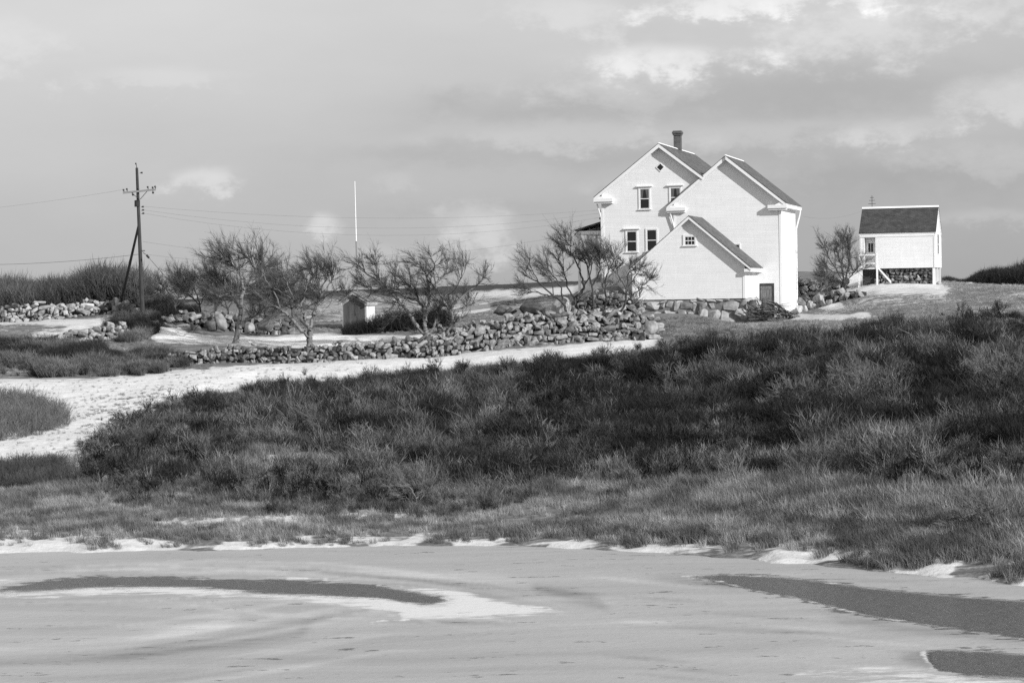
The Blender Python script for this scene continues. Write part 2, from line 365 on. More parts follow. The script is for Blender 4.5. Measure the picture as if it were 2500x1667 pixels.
SNOW = [([(-60, 926), (100, 922), (200, 926), (430, 904), (650, 888), (900, 872), (1080, 862), (1200, 856), (1400, 840), (1500, 828), (1610, 814), (1600, 848), (1500, 864), (1300, 884), (1100, 902), (950, 916), (800, 932), (640, 946), (520, 964), (430, 985), (350, 1010), (270, 1060), (235, 1110), (240, 1170), (160, 1190), (-60, 1190)], 1.0),
        ([(560, 1128), (640, 1108), (760, 1105), (850, 1132), (830, 1150), (700, 1146), (620, 1150)], .95),
        ([(330, 1290), (430, 1262), (650, 1256), (760, 1248), (900, 1238), (1010, 1240), (1100, 1248), (1000, 1262), (800, 1272), (600, 1280)], .95),
        ([(-60, 1296), (60, 1292), (200, 1300), (320, 1306), (420, 1318), (420, 1346), (-60, 1360)], .85),
        ([(375, 802), (430, 800), (470, 816), (560, 826), (660, 824), (760, 816), (860, 818), (960, 820), (1080, 816), (1210, 811), (1210, 820), (1080, 828), (960, 836), (860, 842), (780, 852), (660, 846), (560, 842), (450, 838), (370, 832)], 1.3),
        ([(-60, 784), (260, 780), (330, 776), (340, 788), (260, 792), (-60, 794)], 1.3),
        ([(40, 812), (120, 800), (280, 792), (300, 806), (200, 826), (90, 834)], .62),
        ([(-60, 800), (60, 800), (40, 820), (-60, 822)], .45),
        ([(740, 730), (900, 712), (1000, 718), (1200, 706), (1450, 696), (1470, 720), (1400, 740), (1240, 760), (1000, 792), (900, 800), (740, 800)], .47),
        ([(990, 776), (1080, 760), (1190, 745), (1200, 752), (1100, 772), (1010, 788)], 1.25),
        ([(1100, 716), (1200, 710), (1350, 703), (1440, 690), (1530, 686), (1535, 700), (1440, 704), (1380, 714), (1250, 722)], .9),
        ([(2040, 690), (2075, 662), (2110, 662), (2180, 686), (2290, 688), (2310, 700), (2290, 714), (2200, 710), (2100, 704), (2060, 712)], 1.3),
        ([(1945, 716), (1990, 712), (2040, 735), (2080, 752), (2020, 756), (1960, 745)], 1.2),
        ([(2065, 700), (2120, 690), (2260, 700), (2330, 706), (2300, 722), (2180, 722), (2100, 716)], .8), ([(1955, 690), (2010, 684), (2050, 700), (2040, 715), (1980, 712)], .8), ([(1900, 766), (2000, 770), (2130, 764), (2130, 774), (2000, 782), (1905, 776)], 1.3),
        ([(2300, 692), (2560, 688), (2560, 700), (2420, 704), (2300, 702)], .5),
        ([(2440, 716), (2560, 708), (2560, 730), (2460, 728)], .6),
        ([(2060, 712), (2290, 716), (2400, 735), (2200, 752), (2090, 748)], .50),
        ]
HILL = [([(195, 1180), (205, 1095), (240, 1065), (300, 1030), (360, 1000), (430, 985), (520, 968), (640, 950), (800, 936), (950, 922), (1100, 910), (1300, 892), (1500, 872), (1610, 858), (1750, 846), (1950, 830), (2100, 808), (2300, 786), (2560, 765), (2560, 1235), (2400, 1225), (2200, 1215), (2000, 1190), (1800, 1185), (1600, 1195), (1480, 1190), (1350, 1180), (1200, 1225), (1000, 1240), (800, 1235), (600, 1235), (450, 1215), (330, 1215)], 1.0),
        ([(560, 1135), (640, 1105), (760, 1100), (870, 1130), (850, 1156), (700, 1152), (620, 1158)], .0)]
HM = poly_mask(HILL, -100, 700, 680, 150, 4, 3)
SM = poly_mask(SNOW, -100, 600, 690, 210, 4, 1)
uu = np.concatenate([-np.geomspace(.24, 3.0, 16)[::-1], np.linspace(-.238, .238, 640), np.geomspace(.24, 3.0, 16)])
dd = np.concatenate([np.arange(2, 60, 4.0), np.arange(60, 110, .3), np.arange(110, 200, .4), np.arange(200, 460, 2.5), np.geomspace(470, 9000, 18)])
UU, DD = np.meshgrid(uu, dd); GX = UU * np.maximum(DD, 26); GY = DD.copy(); GZ = terrain_z(GX, GY)
gx, gy = project(np.stack([GX.ravel(), GY.ravel(), GZ.ravel()], 1))
snow = sample_mask(SM, gx, gy); snow = np.where((GY.ravel() < 60) | (GY.ravel() > 460), 0, snow)
shoreband = smooth(GZ.ravel(), -.06, .0) * (1 - smooth(GZ.ravel() - .20 * smooth(gx, 1500, 2200), .12, .28)) * (GY.ravel() < 84) * (GY.ravel() > 55)
shore_n = smooth(VN2.fbm(GX.ravel() * .8, GY.ravel() * .8, 3), .38, .56)
snow = np.maximum(snow, shoreband * (.41 + .36 * shore_n))
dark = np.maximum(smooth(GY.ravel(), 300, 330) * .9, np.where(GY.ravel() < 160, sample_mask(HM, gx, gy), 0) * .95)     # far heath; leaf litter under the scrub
nc, nr = len(uu), len(dd)
idx = np.arange(nc * nr).reshape(nr, nc)
gf = np.stack([idx[:-1, :-1].ravel(), idx[:-1, 1:].ravel(), idx[1:, 1:].ravel(), idx[1:, :-1].ravel()], 1)
gme = np_mesh('ground', np.stack([GX.ravel(), GY.ravel(), GZ.ravel()], 1), gf, True)
for nm, ar in (('snow', snow), ('dark', dark)):
    at_ = gme.attributes.new(nm, 'FLOAT', 'POINT'); at_.data.foreach_set('value', ar.astype(np.float32))
mg, t, b = material('ground_turf_and_snow')
c = coords(t, 'Object'); cs = coords(t, 'Object', (.35, 1.5, 1))
asn = nnode(t, 'ShaderNodeAttribute', attribute_name='snow').outputs['Fac']; adk = nnode(t, 'ShaderNodeAttribute', attribute_name='dark').outputs['Fac']
n1 = noise(t, c, .9, 8, .65); n2 = noise(t, cs, 1.6, 6, .6); n3 = noise(t, c, 6.0, 5, .6)
edge = nmath(t, 'ADD', nmath(t, 'MULTIPLY', nmath(t, 'SUBTRACT', n1, .5), .7), nmath(t, 'MULTIPLY', nmath(t, 'SUBTRACT', n2, .5), 1.0))
sf = nmap(t, nmath(t, 'ADD', asn, nmath(t, 'MULTIPLY', edge, nmap(t, asn, .02, .25, 0, 1))), .40, .64, 0, 1, True)
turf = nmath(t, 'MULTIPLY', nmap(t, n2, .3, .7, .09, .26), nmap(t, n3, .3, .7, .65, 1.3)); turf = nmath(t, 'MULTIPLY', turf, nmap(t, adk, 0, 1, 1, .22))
n4 = noise(t, c, 3.0, 6, .7); snw = nmath(t, 'MULTIPLY', nmath(t, 'MULTIPLY', nmap(t, n2, .3, .7, .54, .68), nmap(t, n4, .3, .7, .86, 1.10)), nmap(t, asn, .9, 1.15, 1.0, 1.36))
mx = nnode(t, 'ShaderNodeMix', {0: sf, 2: turf, 3: snw}); t.links.new(grey(t, mx.outputs[0]), b.inputs['Base Color']); b.inputs['Roughness'].default_value = .85; b.inputs['Specular IOR Level'].default_value = .15
bump(t, b, nmath(t, 'ADD', nmath(t, 'MULTIPLY', n3, .6), n2), .7, .09)
g = structure(obj('ground', gme, mg)); g['label'] = 'winter hillside of dead turf with drifted snow'

# ------------------------------------------------------------------ frozen pond
def c1(L): return [(x / 1.68, 1300 + y / 1.68) for x, y in L]
def c2(L): return [(1300 + x / 1.96, 1250 + y / 1.96) for x, y in L]
W1 = c1([(-60, 240), (60, 220), (200, 196), (400, 185), (600, 187), (900, 194), (1200, 200), (1450, 211), (1600, 230), (1750, 258), (1870, 272), (1800, 285), (1760, 297), (1600, 272), (1400, 260), (1250, 252), (1050, 246), (900, 230), (700, 222), (400, 225), (240, 233), (100, 241), (-60, 246)])
W2 = c2([(690, 306), (920, 299), (1150, 309), (1400, 335), (1600, 364), (1900, 394), (2352, 429), (2700, 470), (2700, 660), (2352, 605), (2000, 555), (1750, 516), (1600, 492), (1500, 468), (1350, 430), (1250, 404), (1120, 384), (1000, 358), (900, 330), (780, 316)])
W3 = c2([(1880, 672), (1950, 660), (2150, 667), (2352, 684), (2700, 700), (2700, 815), (2352, 790), (2100, 780), (1950, 758), (1925, 742), (1905, 718)])
S1 = c1([(-60, 244), (240, 232), (400, 222), (700, 220), (900, 228), (1050, 242), (1250, 254), (1400, 262), (1600, 274), (1720, 296), (1800, 290), (1880, 272), (1780, 252), (1650, 232), (1490, 214), (1700, 222), (1900, 243), (1990, 268), (2120, 300), (2340, 316), (2350, 334), (2050, 340), (1800, 350), (1640, 352), (1640, 322), (1500, 302), (1350, 291), (1250, 272), (1000, 256), (700, 250), (400, 250), (-60, 260)])
S1b = c1([(-60, 272), (300, 268), (620, 266), (300, 274), (-60, 280)])
S1c = c1([(-60, 190), (150, 178), (420, 176), (250, 184), (120, 200), (-60, 222)])
S1d = c1([(1200, 158), (1500, 158), (1700, 172), (1500, 168)])
S2 = c2([(706, 308), (820, 296), (940, 297), (860, 305), (760, 310)])
S3 = c2([(100, 704), (450, 706), (640, 696), (900, 715), (640, 716), (300, 716)])
S4 = c2([(1200, 768), (1400, 748), (1700, 733), (1900, 748), (1960, 768), (2352, 796), (2352, 830), (1500, 830), (1300, 790)])
S5 = c2([(-20, 462), (90, 460), (190, 470), (180, 490), (60, 488), (-20, 478)])
S6 = c2([(1850, 668), (1890, 664), (1925, 740), (1910, 752), (1870, 700)])
S7 = c2([(0, 740), (120, 742), (220, 740), (200, 752), (40, 750)])
WMK = poly_mask([(W1, 1.), (W2, 1.), (W3, 1.)], -300, 1300, 1550, 215, 2, 3)
DK = [c1([(-60, 168), (400, 165), (900, 172), (1250, 180), (1250, 187), (900, 182), (400, 174), (-60, 182)]), c1([(1000, 178), (1500, 182), (1900, 215), (2200, 275), (2000, 262), (1800, 225), (1450, 196)]), c1([(-60, 520), (400, 500), (900, 450), (1200, 405), (1290, 360), (1250, 415), (1000, 465), (500, 520), (-60, 540)]), c2([(1380, 490), (1600, 505), (1800, 540), (2100, 570), (2352, 600), (2352, 625), (1800, 575), (1500, 535)]), c2([(0, 340), (300, 400), (380, 470), (200, 430), (0, 370)]), c2([(500, 310), (700, 305), (900, 330), (1000, 362), (800, 345), (600, 325)]), c2([(1740, 690), (1880, 670), (1930, 760), (1800, 720)])]
LT = [c1([(-60, 470), (500, 440), (900, 350), (1000, 345), (900, 400), (500, 470), (-60, 500)]), c1([(300, 140), (900, 138), (1500, 152), (2000, 175), (2300, 215), (1900, 185), (1400, 165), (800, 152), (300, 152)]), c1([(-60, 186), (250, 172), (400, 174), (200, 188), (-60, 212)])]
def arc(off, w_, xa, xb, sq=1.0):      # drift lines that curl round the open lead
    X_ = np.linspace(xa, xb, 26); C_ = np.interp(X_, [-60, 200, 500, 900, 1300, 1700, 2000, 2300], [205, 178, 168, 174, 184, 212, 250, 300]); Y_ = C_ + off * (1 + .25 * np.sin(X_ / 300. + off)); ww = w_ * np.sin(np.linspace(0, math.pi, 26)) + .3
    return c1([(a_, b_ - e_) for a_, b_, e_ in zip(X_, Y_, ww)] + [(a_, b_ + e_) for a_, b_, e_ in zip(X_[::-1], Y_[::-1], ww[::-1])])
ra = np.random.default_rng(4); ARC = []
for k_ in range(26):
    xa = ra.uniform(-60, 1500); q_ = arc(ra.choice([ra.uniform(-62, -6), ra.uniform(75, 130)]), ra.uniform(2.5, 7), xa, min(xa + ra.uniform(400, 1300), 2300)); ARC.append((q_, float(ra.choice([-.8, .8, 1.0]))))
for k_ in range(16):                     # long curls on the near ice
    xa = ra.uniform(-60, 900); xb = xa + ra.uniform(400, 1100); X_ = np.linspace(xa, xb, 20); o_ = ra.uniform(-90, 190); Y_ = 330 + o_ + 150 * np.cos(np.clip((X_ - 100) / 1250, 0, 1.2) * 1.5) ; ww = ra.uniform(3, 9) * np.sin(np.linspace(0, math.pi, 20)) + .3
    ARC.append((c1([(a_, b_ - e_) for a_, b_, e_ in zip(X_, Y_, ww)] + [(a_, b_ + e_) for a_, b_, e_ in zip(X_[::-1], Y_[::-1], ww[::-1])]), float(ra.choice([-.55, .6]))))
for k_ in range(22):                     # streaks on the right-hand ice, parallel to the leads
    xa = ra.uniform(-100, 1700); xb = xa + ra.uniform(250, 800); X_ = np.linspace(xa, xb, 16); y0_ = ra.uniform(300, 800); Y_ = y0_ + (X_ - xa) * ra.uniform(.0, .10); ww = ra.uniform(3, 9) * np.sin(np.linspace(0, math.pi, 16)) + .3
    ARC.append((c2([(a_, b_ - e_) for a_, b_, e_ in zip(X_, Y_, ww)] + [(a_, b_ + e_) for a_, b_, e_ in zip(X_[::-1], Y_[::-1], ww[::-1])]), float(ra.choice([-.7, -.5, .7]))))
WISP = [c1(q_) for q_ in ([(1500, 214), (1700, 228), (1860, 252), (1990, 262), (1860, 246), (1700, 222)], [(1640, 352), (1500, 372), (1460, 376), (1560, 358)], [(1500, 376), (1620, 364), (1660, 352), (1700, 356), (1560, 374)], [(1880, 258), (2060, 292), (2340, 318), (2200, 312), (2000, 290)], [(1660, 300), (1900, 292), (2040, 300), (1900, 306)], [(1380, 262), (1560, 270), (1640, 286), (1500, 280)], [(1760, 262), (1900, 272), (1960, 280), (1840, 276)], [(900, 182), (1250, 186), (1500, 196), (1250, 192)])]
ARM = poly_mask(ARC, -300, 1300, 1550, 215, 2, 1)[0]
TMK = poly_mask([(q_, -1.) for q_ in DK] + [(q_, 1.) for q_ in LT], -300, 1300, 1550, 215, 2, 3)
TMK = (np.clip(TMK[0] + 1.0 * ARM, -1, 1),) + TMK[1:]
SMK = poly_mask([(S1, 1.15), (S1b, .55), (S1c, .5), (S1d, .5), (S2, 1.), (S3, .5), (S4, .5), (S5, .7), (S6, 1.), (S7, .6)], -300, 1300, 1550, 215, 2, 3)
wm = WMK[0]; wb = poly_mask([(W2, 1.), (W3, 1.)], -300, 1300, 1550, 215, 2, 1)[0]
rim = np.clip(wb * (1 - wb) * 4, 0, 1)
ny = 330; nx = 1150
prow = np.linspace(1318, 1720, ny); pd = np.array([on_plane(1250, y, 0)[1] for y in prow])
pd = np.concatenate([pd, np.linspace(pd[-1] - 2, 24, 12)])
IU = np.linspace(-.245, .245, nx); PU, PD = np.meshgrid(IU, pd); IX = PU * PD; IZ = np.zeros_like(IX)
ix, iy = project(np.stack([IX.ravel(), PD.ravel(), IZ.ravel()], 1))
inp = (iy < 1728)
wat = np.where(inp, sample_mask((wm, -300, 1300, 2), ix, iy), 0); sno = np.where(inp, sample_mask(SMK, ix, iy), .0)
WSM = poly_mask([(q_, 1.6) for q_ in WISP], -300, 1300, 1550, 215, 2, 1); sno = np.maximum(sno, np.where(inp, sample_mask(WSM, ix, iy), .0))
sno = np.maximum(sno, np.where(inp, sample_mask((rim, -300, 1300, 2), ix, iy), 0) * .52)
IZ = .008 * sno
idx = np.arange(nx * len(pd)).reshape(len(pd), nx)
f_ = np.stack([idx[:-1, :-1].ravel(), idx[1:, :-1].ravel(), idx[1:, 1:].ravel(), idx[:-1, 1:].ravel()], 1)
ime = np_mesh('frozen_pond', np.stack([IX.ravel(), PD.ravel(), IZ], 1), f_, True)
ton = np.where(inp, sample_mask(TMK, ix, iy), 0)
for nm, ar in (('water', wat), ('snow', sno), ('clarity', ton)):
    a_ = ime.attributes.new(nm, 'FLOAT', 'POINT'); a_.data.foreach_set('value', ar.astype(np.float32))
mi, t, b = material('pond_ice_and_open_water')
aw = nnode(t, 'ShaderNodeAttribute', attribute_name='water').outputs['Fac']; asn = nnode(t, 'ShaderNodeAttribute', attribute_name='snow').outputs['Fac']
c = coords(t, 'Object'); wp = nnode(t, 'ShaderNodeTexNoise', {'Vector': coords(t, 'Object', (.06, .10, 1)), 'Scale': 1.0, 'Detail': 2})
wv = nnode(t, 'ShaderNodeVectorMath', {0: wp.outputs['Color'], 1: (0, 9, 0)}, operation='MULTIPLY'); wc = nnode(t, 'ShaderNodeVectorMath', {0: c, 1: wv.outputs[0]}, operation='ADD')
ms = nnode(t, 'ShaderNodeMapping', {'Vector': wc.outputs[0], 'Scale': (.07, .75, 1)}).outputs[0]
ns = noise(t, ms, 1.0, 6, .55); nb = noise(t, coords(t, 'Object', (.08, .16, 1)), 1.0, 4); nf = noise(t, coords(t, 'Object', (2.2, 3.0, 1)), 1.0, 6, .65); nd = noise(t, coords(t, 'Object', (.42, 1.5, 1)), 1.0, 8, .72)
wf = nmap(t, nmath(t, 'ADD', aw, nmath(t, 'MULTIPLY', nmath(t, 'ADD', nmath(t, 'SUBTRACT', nd, .5), nmath(t, 'MULTIPLY', nmath(t, 'SUBTRACT', nf, .5), .6)), 1.9)), .26, .74, 0, 1, True)
icev = nmath(t, 'MULTIPLY', nmap(t, ns, .3, .7, .345, .425), nmap(t, nb, .3, .7, .92, 1.08))
acl = nnode(t, 'ShaderNodeAttribute', attribute_name='clarity').outputs['Fac']     # clear black ice against milky ice
icev = nmath(t, 'MULTIPLY', icev, nmap(t, nmath(t, 'MULTIPLY', acl, nmap(t, nd, .3, .65, .4, 1.3)), -1, 1, .60, 1.36))
edge = nmath(t, 'ADD', nmath(t, 'MULTIPLY', nmath(t, 'SUBTRACT', nf, .5), 1.0), nmath(t, 'MULTIPLY', nmath(t, 'SUBTRACT', nd, .5), 3.6))
sf = nmap(t, nmath(t, 'ADD', asn, nmath(t, 'MULTIPLY', edge, nmap(t, asn, .03, .3, 0, 1))), .30, .85, 0, 1, True)
m1 = nnode(t, 'ShaderNodeMix', {0: sf, 2: icev, 3: .66}).outputs[0]
wf2 = nmath(t, 'MULTIPLY', wf, nmath(t, 'SUBTRACT', 1.0, nmath(t, 'MULTIPLY', sf, .8)))
m2 = nnode(t, 'ShaderNodeMix', {0: wf2, 2: m1, 3: .075}).outputs[0]
t.links.new(grey(t, m2), b.inputs['Base Color'])
t.links.new(nnode(t, 'ShaderNodeMix', {0: wf2, 2: .62, 3: .30}).outputs[0], b.inputs['Roughness'])
t.links.new(nnode(t, 'ShaderNodeMix', {0: wf2, 2: .20, 3: .50}).outputs[0], b.inputs['Specular IOR Level'])
rip = noise(t, coords(t, 'Object', (1.3, 1.5, 1)), 1.0, 6, .7)
bump(t, b, nnode(t, 'ShaderNodeMix', {0: wf2, 2: nmath(t, 'MULTIPLY', nf, .25), 3: nmath(t, 'MULTIPLY', rip, 5.0)}).outputs[0], 1.0, .12)
p = structure(obj('frozen_pond', ime, mi)); p['label'] = 'frozen pond with swirls of snow and dark open leads'

# ------------------------------------------------------------------ scattered growth: scrub, grass
def tris_mesh(name, T, mat): # T: (n,3,3)
    me = np_mesh(name, T.reshape(-1, 3), np.arange(len(T) * 3).reshape(-1, 3)); me.materials.append(mat); return me
def blade(p, d, L, wd, r, bend):
    d = d / np.linalg.norm(d); s = np.cross(d, r.normal(size=3)); s /= np.linalg.norm(s) + 1e-9
    m = p + d * L * .55; q = p + d * L + bend * L
    return [[p - s * wd / 2, p + s * wd / 2, m + s * wd * .4], [p - s * wd / 2, m + s * wd * .4, m - s * wd * .4], [m - s * wd * .4, m + s * wd * .4, q]]
def shrub_clump(seed, n=34, hgt=1.0, spread=.5, wd=.022, subs=4, lean=(-.12, 0, 0)):
    r = np.random.default_rng(seed); T = []
    for i in range(n):
        a = r.uniform(0, 2 * math.pi); rad = r.uniform(0, .22); p = np.array([math.cos(a) * rad, math.sin(a) * rad, -.08])
        o = r.uniform(.05, 1) * spread; d = np.array([math.cos(a) * o, math.sin(a) * o, 1.0]) + np.array(lean) + r.normal(size=3) * .12; d /= np.linalg.norm(d)
        L = hgt * r.uniform(.45, 1.0); T += blade(p, d, L, wd, r, r.normal(size=3) * .08)
        for k_ in range(subs):
            f0 = r.uniform(.35, .95); q = p + d * L * f0; e = d + r.normal(size=3) * .55; e[2] = abs(e[2]) * .8 + .2
            l2 = hgt * r.uniform(.15, .38); T += blade(q, e, l2, wd * .6, r, r.normal(size=3) * .15)
    return np.array(T)
def grass_tuft(seed, n=46, hgt=.5, spread=.6, wd=.014, rad=.22):
    r = np.random.default_rng(seed); T = []
    for i in range(n):
        a = r.uniform(0, 2 * math.pi); rr = rad * math.sqrt(r.random()); p = np.array([math.cos(a) * rr, math.sin(a) * rr, -.04]); o = r.uniform(0, 1) * spread
        d = np.array([math.cos(a) * o - .15, math.sin(a) * o, 1.0]) + r.normal(size=3) * .15
        T += blade(p, d, hgt * r.uniform(.4, 1), wd, r, np.array([-.15, 0, -.1]) + r.normal(size=3) * .15)
    return np.array(T)
def proto_collection(name, arrs, mat):
    c = bpy.data.collections.new(name)
    for i, T in enumerate(arrs): c.objects.link(bpy.data.objects.new('%s_%02d' % (name, i), tris_mesh(name, T, mat)))
    return c
PC_SCRUB = proto_collection('scrub_clump', [shrub_clump(10 + i, 34, 1.0, .5 + .1 * (i % 3), .020, 4, (-.25 + .07 * (i % 4), 0, 0)) for i in range(7)], M['scrub'])
PC_GRASS = proto_collection('grass_tuft', [grass_tuft(40 + i, 46, .5, .45 + .12 * (i % 3)) for i in range(6)], M['grass'])
def scatter(name, label, pts, scl, tone, coll, cnt, seed):
    r = np.random.default_rng(seed); n = len(pts)
    me = bpy.data.meshes.new(name); me.vertices.add(n); me.vertices.foreach_set('co', np.asarray(pts, np.float32).ravel())
    a = me.attributes.new('scl', 'FLOAT_VECTOR', 'POINT'); a.data.foreach_set('vector', np.asarray(scl, np.float32).ravel())
    rot = np.stack([r.normal(0, .08, n), r.normal(0, .08, n), r.uniform(0, .9, n) + (r.random(n) < .3) * r.uniform(0, 6.28, n)], 1)
    a = me.attributes.new('rot', 'FLOAT_VECTOR', 'POINT'); a.data.foreach_set('vector', rot.astype(np.float32).ravel())
    a = me.attributes.new('idx', 'INT', 'POINT'); a.data.foreach_set('value', r.integers(0, cnt, n).astype(np.int32))
    a = me.attributes.new('tone', 'FLOAT', 'POINT'); a.data.foreach_set('value', np.clip(tone, 0, 1).astype(np.float32))
    me.update(); o = obj(name, me); tag(o, label, None, None, 'stuff')
    ng = bpy.data.node_groups.new(name + '_scatter', 'GeometryNodeTree')
    ng.interface.new_socket('Geometry', in_out='INPUT', socket_type='NodeSocketGeometry'); ng.interface.new_socket('Geometry', in_out='OUTPUT', socket_type='NodeSocketGeometry')
    gi = ng.nodes.new('NodeGroupInput'); go = ng.nodes.new('NodeGroupOutput'); ip = ng.nodes.new('GeometryNodeInstanceOnPoints'); ci = ng.nodes.new('GeometryNodeCollectionInfo')
    ci.inputs['Collection'].default_value = coll; ci.inputs['Separate Children'].default_value = True; ci.inputs['Reset Children'].default_value = True
    def na(nm, ty): q = ng.nodes.new('GeometryNodeInputNamedAttribute'); q.data_type = ty; q.inputs['Name'].default_value = nm; return [s for s in q.outputs if s.enabled][0]
    ng.links.new(gi.outputs[0], ip.inputs['Points']); ng.links.new(ci.outputs[0], ip.inputs['Instance']); ip.inputs['Pick Instance'].default_value = True
    ng.links.new(na('idx', 'INT'), ip.inputs['Instance Index']); ng.links.new(na('rot', 'FLOAT_VECTOR'), ip.inputs['Rotation']); ng.links.new(na('scl', 'FLOAT_VECTOR'), ip.inputs['Scale'])
    ng.links.new(ip.outputs[0], go.inputs[0]); md = o.modifiers.new('scatter', 'NODES'); md.node_group = ng
    return o
def sprinkle(n, d0, d1, seed, x0=-60, x1=2560):
    r = np.random.default_rng(seed); d = np.sqrt(r.uniform(d0 ** 2, d1 ** 2, n)); u = r.uniform((x0 - 1250) / F, (x1 - 1250) / F, n); X = u * d
    P = np.stack([X, d, terrain_z(X, d)], 1); px, py = project(P); return P, px, py, r

# dark scrub on the slope
PALE = [([(1330, 960), (1650, 900), (1980, 930), (2000, 1080), (1900, 1170), (1500, 1150), (1330, 1130)], -.32), ([(380, 1060), (470, 1040), (620, 1050), (720, 1080), (640, 1110), (560, 1140), (330, 1150), (260, 1140), (260, 1110)], .55), ([(430, 1030), (560, 1010), (600, 1060), (480, 1080)], .5), ([(560, 1135), (900, 1130), (1100, 1150), (900, 1170), (600, 1165)], .5),
        ([(1100, 940), (1250, 930), (1300, 980), (1200, 1060), (1090, 1040)], .42), ([(1740, 880), (1850, 860), (1800, 930), (1720, 930)], .42), ([(2000, 900), (2220, 880), (2230, 960), (2060, 990)], .45), ([(2350, 880), (2560, 850), (2560, 1010), (2420, 1000), (2340, 940)], .48),
        ([(1640, 900), (1720, 880), (1700, 980), (1600, 1000)], .38), ([(2280, 800), (2420, 780), (2400, 830), (2250, 840)], .38), ([(1900, 960), (2000, 950), (2020, 1040), (1900, 1050)], .40),
        ([(215, 1150), (400, 1150), (620, 1165), (900, 1185), (1250, 1190), (1300, 1260), (200, 1260)], .5), ([(215, 1080), (420, 1050), (560, 1080), (420, 1150), (230, 1150)], .45), ([(1300, 1215), (1500, 1165), (1700, 1160), (1850, 1175), (2000, 1130), (2200, 1110), (2560, 1140), (2560, 1260), (1300, 1260)], .42), ([(2150, 1060), (2300, 1060), (2330, 1150), (2160, 1160)], .6),
        ([(850, 960), (1000, 940), (1020, 1010), (900, 1030)], .34)]
PM = poly_mask(PALE, -100, 700, 680, 150, 4, 4)
P, px, py, r = sprinkle(120000, 78, 158, 11)
hm = sample_mask(HM, px, py); X_, Y_ = P[:, 0], P[:, 1]
rag = VN2.fbm(X_ * .45 + 7, Y_ * .45, 4)                     # ragged margin and bare gaps
inside = smooth(hm + (rag - .5) * 1.2, .34, .66)
tn = VN1.fbm(X_ * .17 + 5, Y_ * .13, 3); t2 = VN3.fbm(X_ * 1.0, Y_ * .62 + 40, 4); pal = sample_mask(PM, px, py)
pale = smooth(t2 + (tn - .5) * .45 + pal * .42, .50, .74)      # stands of pale-stemmed plants among the dark ones
gap = VN3.fbm(X_ * .5 + 90, Y_ * .34, 3)
u_ = r.random(len(px))
low = (u_ < .10 * inside)                                     # low dark undergrowth
big = (u_ > .10) & (u_ < .10 + .16 * inside * smooth(gap, .36, .52))
keep = low | big; P, px, py, pale, low, tn, gap = P[keep], px[keep], py[keep], pale[keep], low[keep], tn[keep], gap[keep]; n = len(P)
tone = np.where(low, .02 + .22 * pale, .015 + .05 * tn + .66 * pale * r.uniform(.3, 1.1, n)) + np.abs(r.normal(0, .02, n))
tall = np.where(low, r.uniform(.3, .55, n), r.uniform(.45, 1.05, n) * (.55 + 1.1 * smooth(gap, .38, .66))) * (1 - .55 * smooth(py, 1110, 1230)) * (1 - .30 * (px < 420))
tl = np.interp(px, [200, 300, 430, 640, 950, 1300, 1610, 1750, 2100, 2560], [1090, 1030, 985, 950, 922, 892, 858, 846, 808, 765]); tall *= .45 + .55 * np.where(px < 1700, smooth(py - tl, 0, 60), .45 + .55 * smooth(py - tl, 0, 50))
plume = (r.random(n) < .05) & ~low & (px > 450) & (py > tl + 40) & (py < 1180)      # single taller plumes with pale tops
tone = np.where(plume, r.uniform(.25, .75, n), tone); tall = np.where(plume, r.uniform(.85, 1.35, n), tall)
wide = r.uniform(.8, 1.35, n)
def woody(seed):
    q = np.random.default_rng(seed); T_ = []
    def br(p, d, L, wd, lv):
        d = unit(d); e = p + d * L; sd = unit(np.cross(d, q.normal(size=3))); T_.extend([[p - sd * wd / 2, p + sd * wd / 2, e + sd * wd * .3], [p - sd * wd / 2, e + sd * wd * .3, e - sd * wd * .3]])
        sd = np.cross(d, sd); T_.extend([[p - sd * wd / 2, p + sd * wd / 2, e + sd * wd * .3], [p - sd * wd / 2, e + sd * wd * .3, e - sd * wd * .3]])
        if lv < 4:
            for _ in range(3 if lv else 3): br(p + d * L * q.uniform(.55, 1.0), d + q.normal(size=3) * .5 + np.array([-.12, 0, .22]), L * q.uniform(.55, .85), wd * .62, lv + 1)
    for _ in range(3): br(np.array([q.normal(0, .06), q.normal(0, .06), -.05]), np.array([q.normal(0, .45) - .15, q.normal(0, .45), 1.]), .34, .05, 0)
    return np.array(T_)
def unit(v): return v / (np.linalg.norm(v) + 1e-9)
PC_WOODY = proto_collection('woody_shrub', [woody(70 + i) for i in range(6)], M['scrub'])
Pw, pxw, pyw, rw = sprinkle(14000, 80, 156, 17); kw = (sample_mask(HM, pxw, pyw) > .6) & (rw.random(len(pxw)) < .42 * smooth(VN1.fbm(Pw[:, 0] * .35 + 30, Pw[:, 1] * .3, 3), .40, .60)); Pw = Pw[kw]; nw = len(Pw)
sw_ = rw.uniform(.55, 1.35, nw)
scatter('brushwood', 'woody twigs and stems standing through the scrub', Pw, np.stack([sw_ * 1.1, sw_ * 1.1, sw_], 1), np.clip(rw.beta(1.3, 2.2, nw) * .8, .02, 1), PC_WOODY, 6, 7)
scatter('scrub', 'dark leafless scrub covering the slope above the pond', P, np.stack([tall * wide, tall * wide, tall], 1), tone, PC_SCRUB, 7, 1)

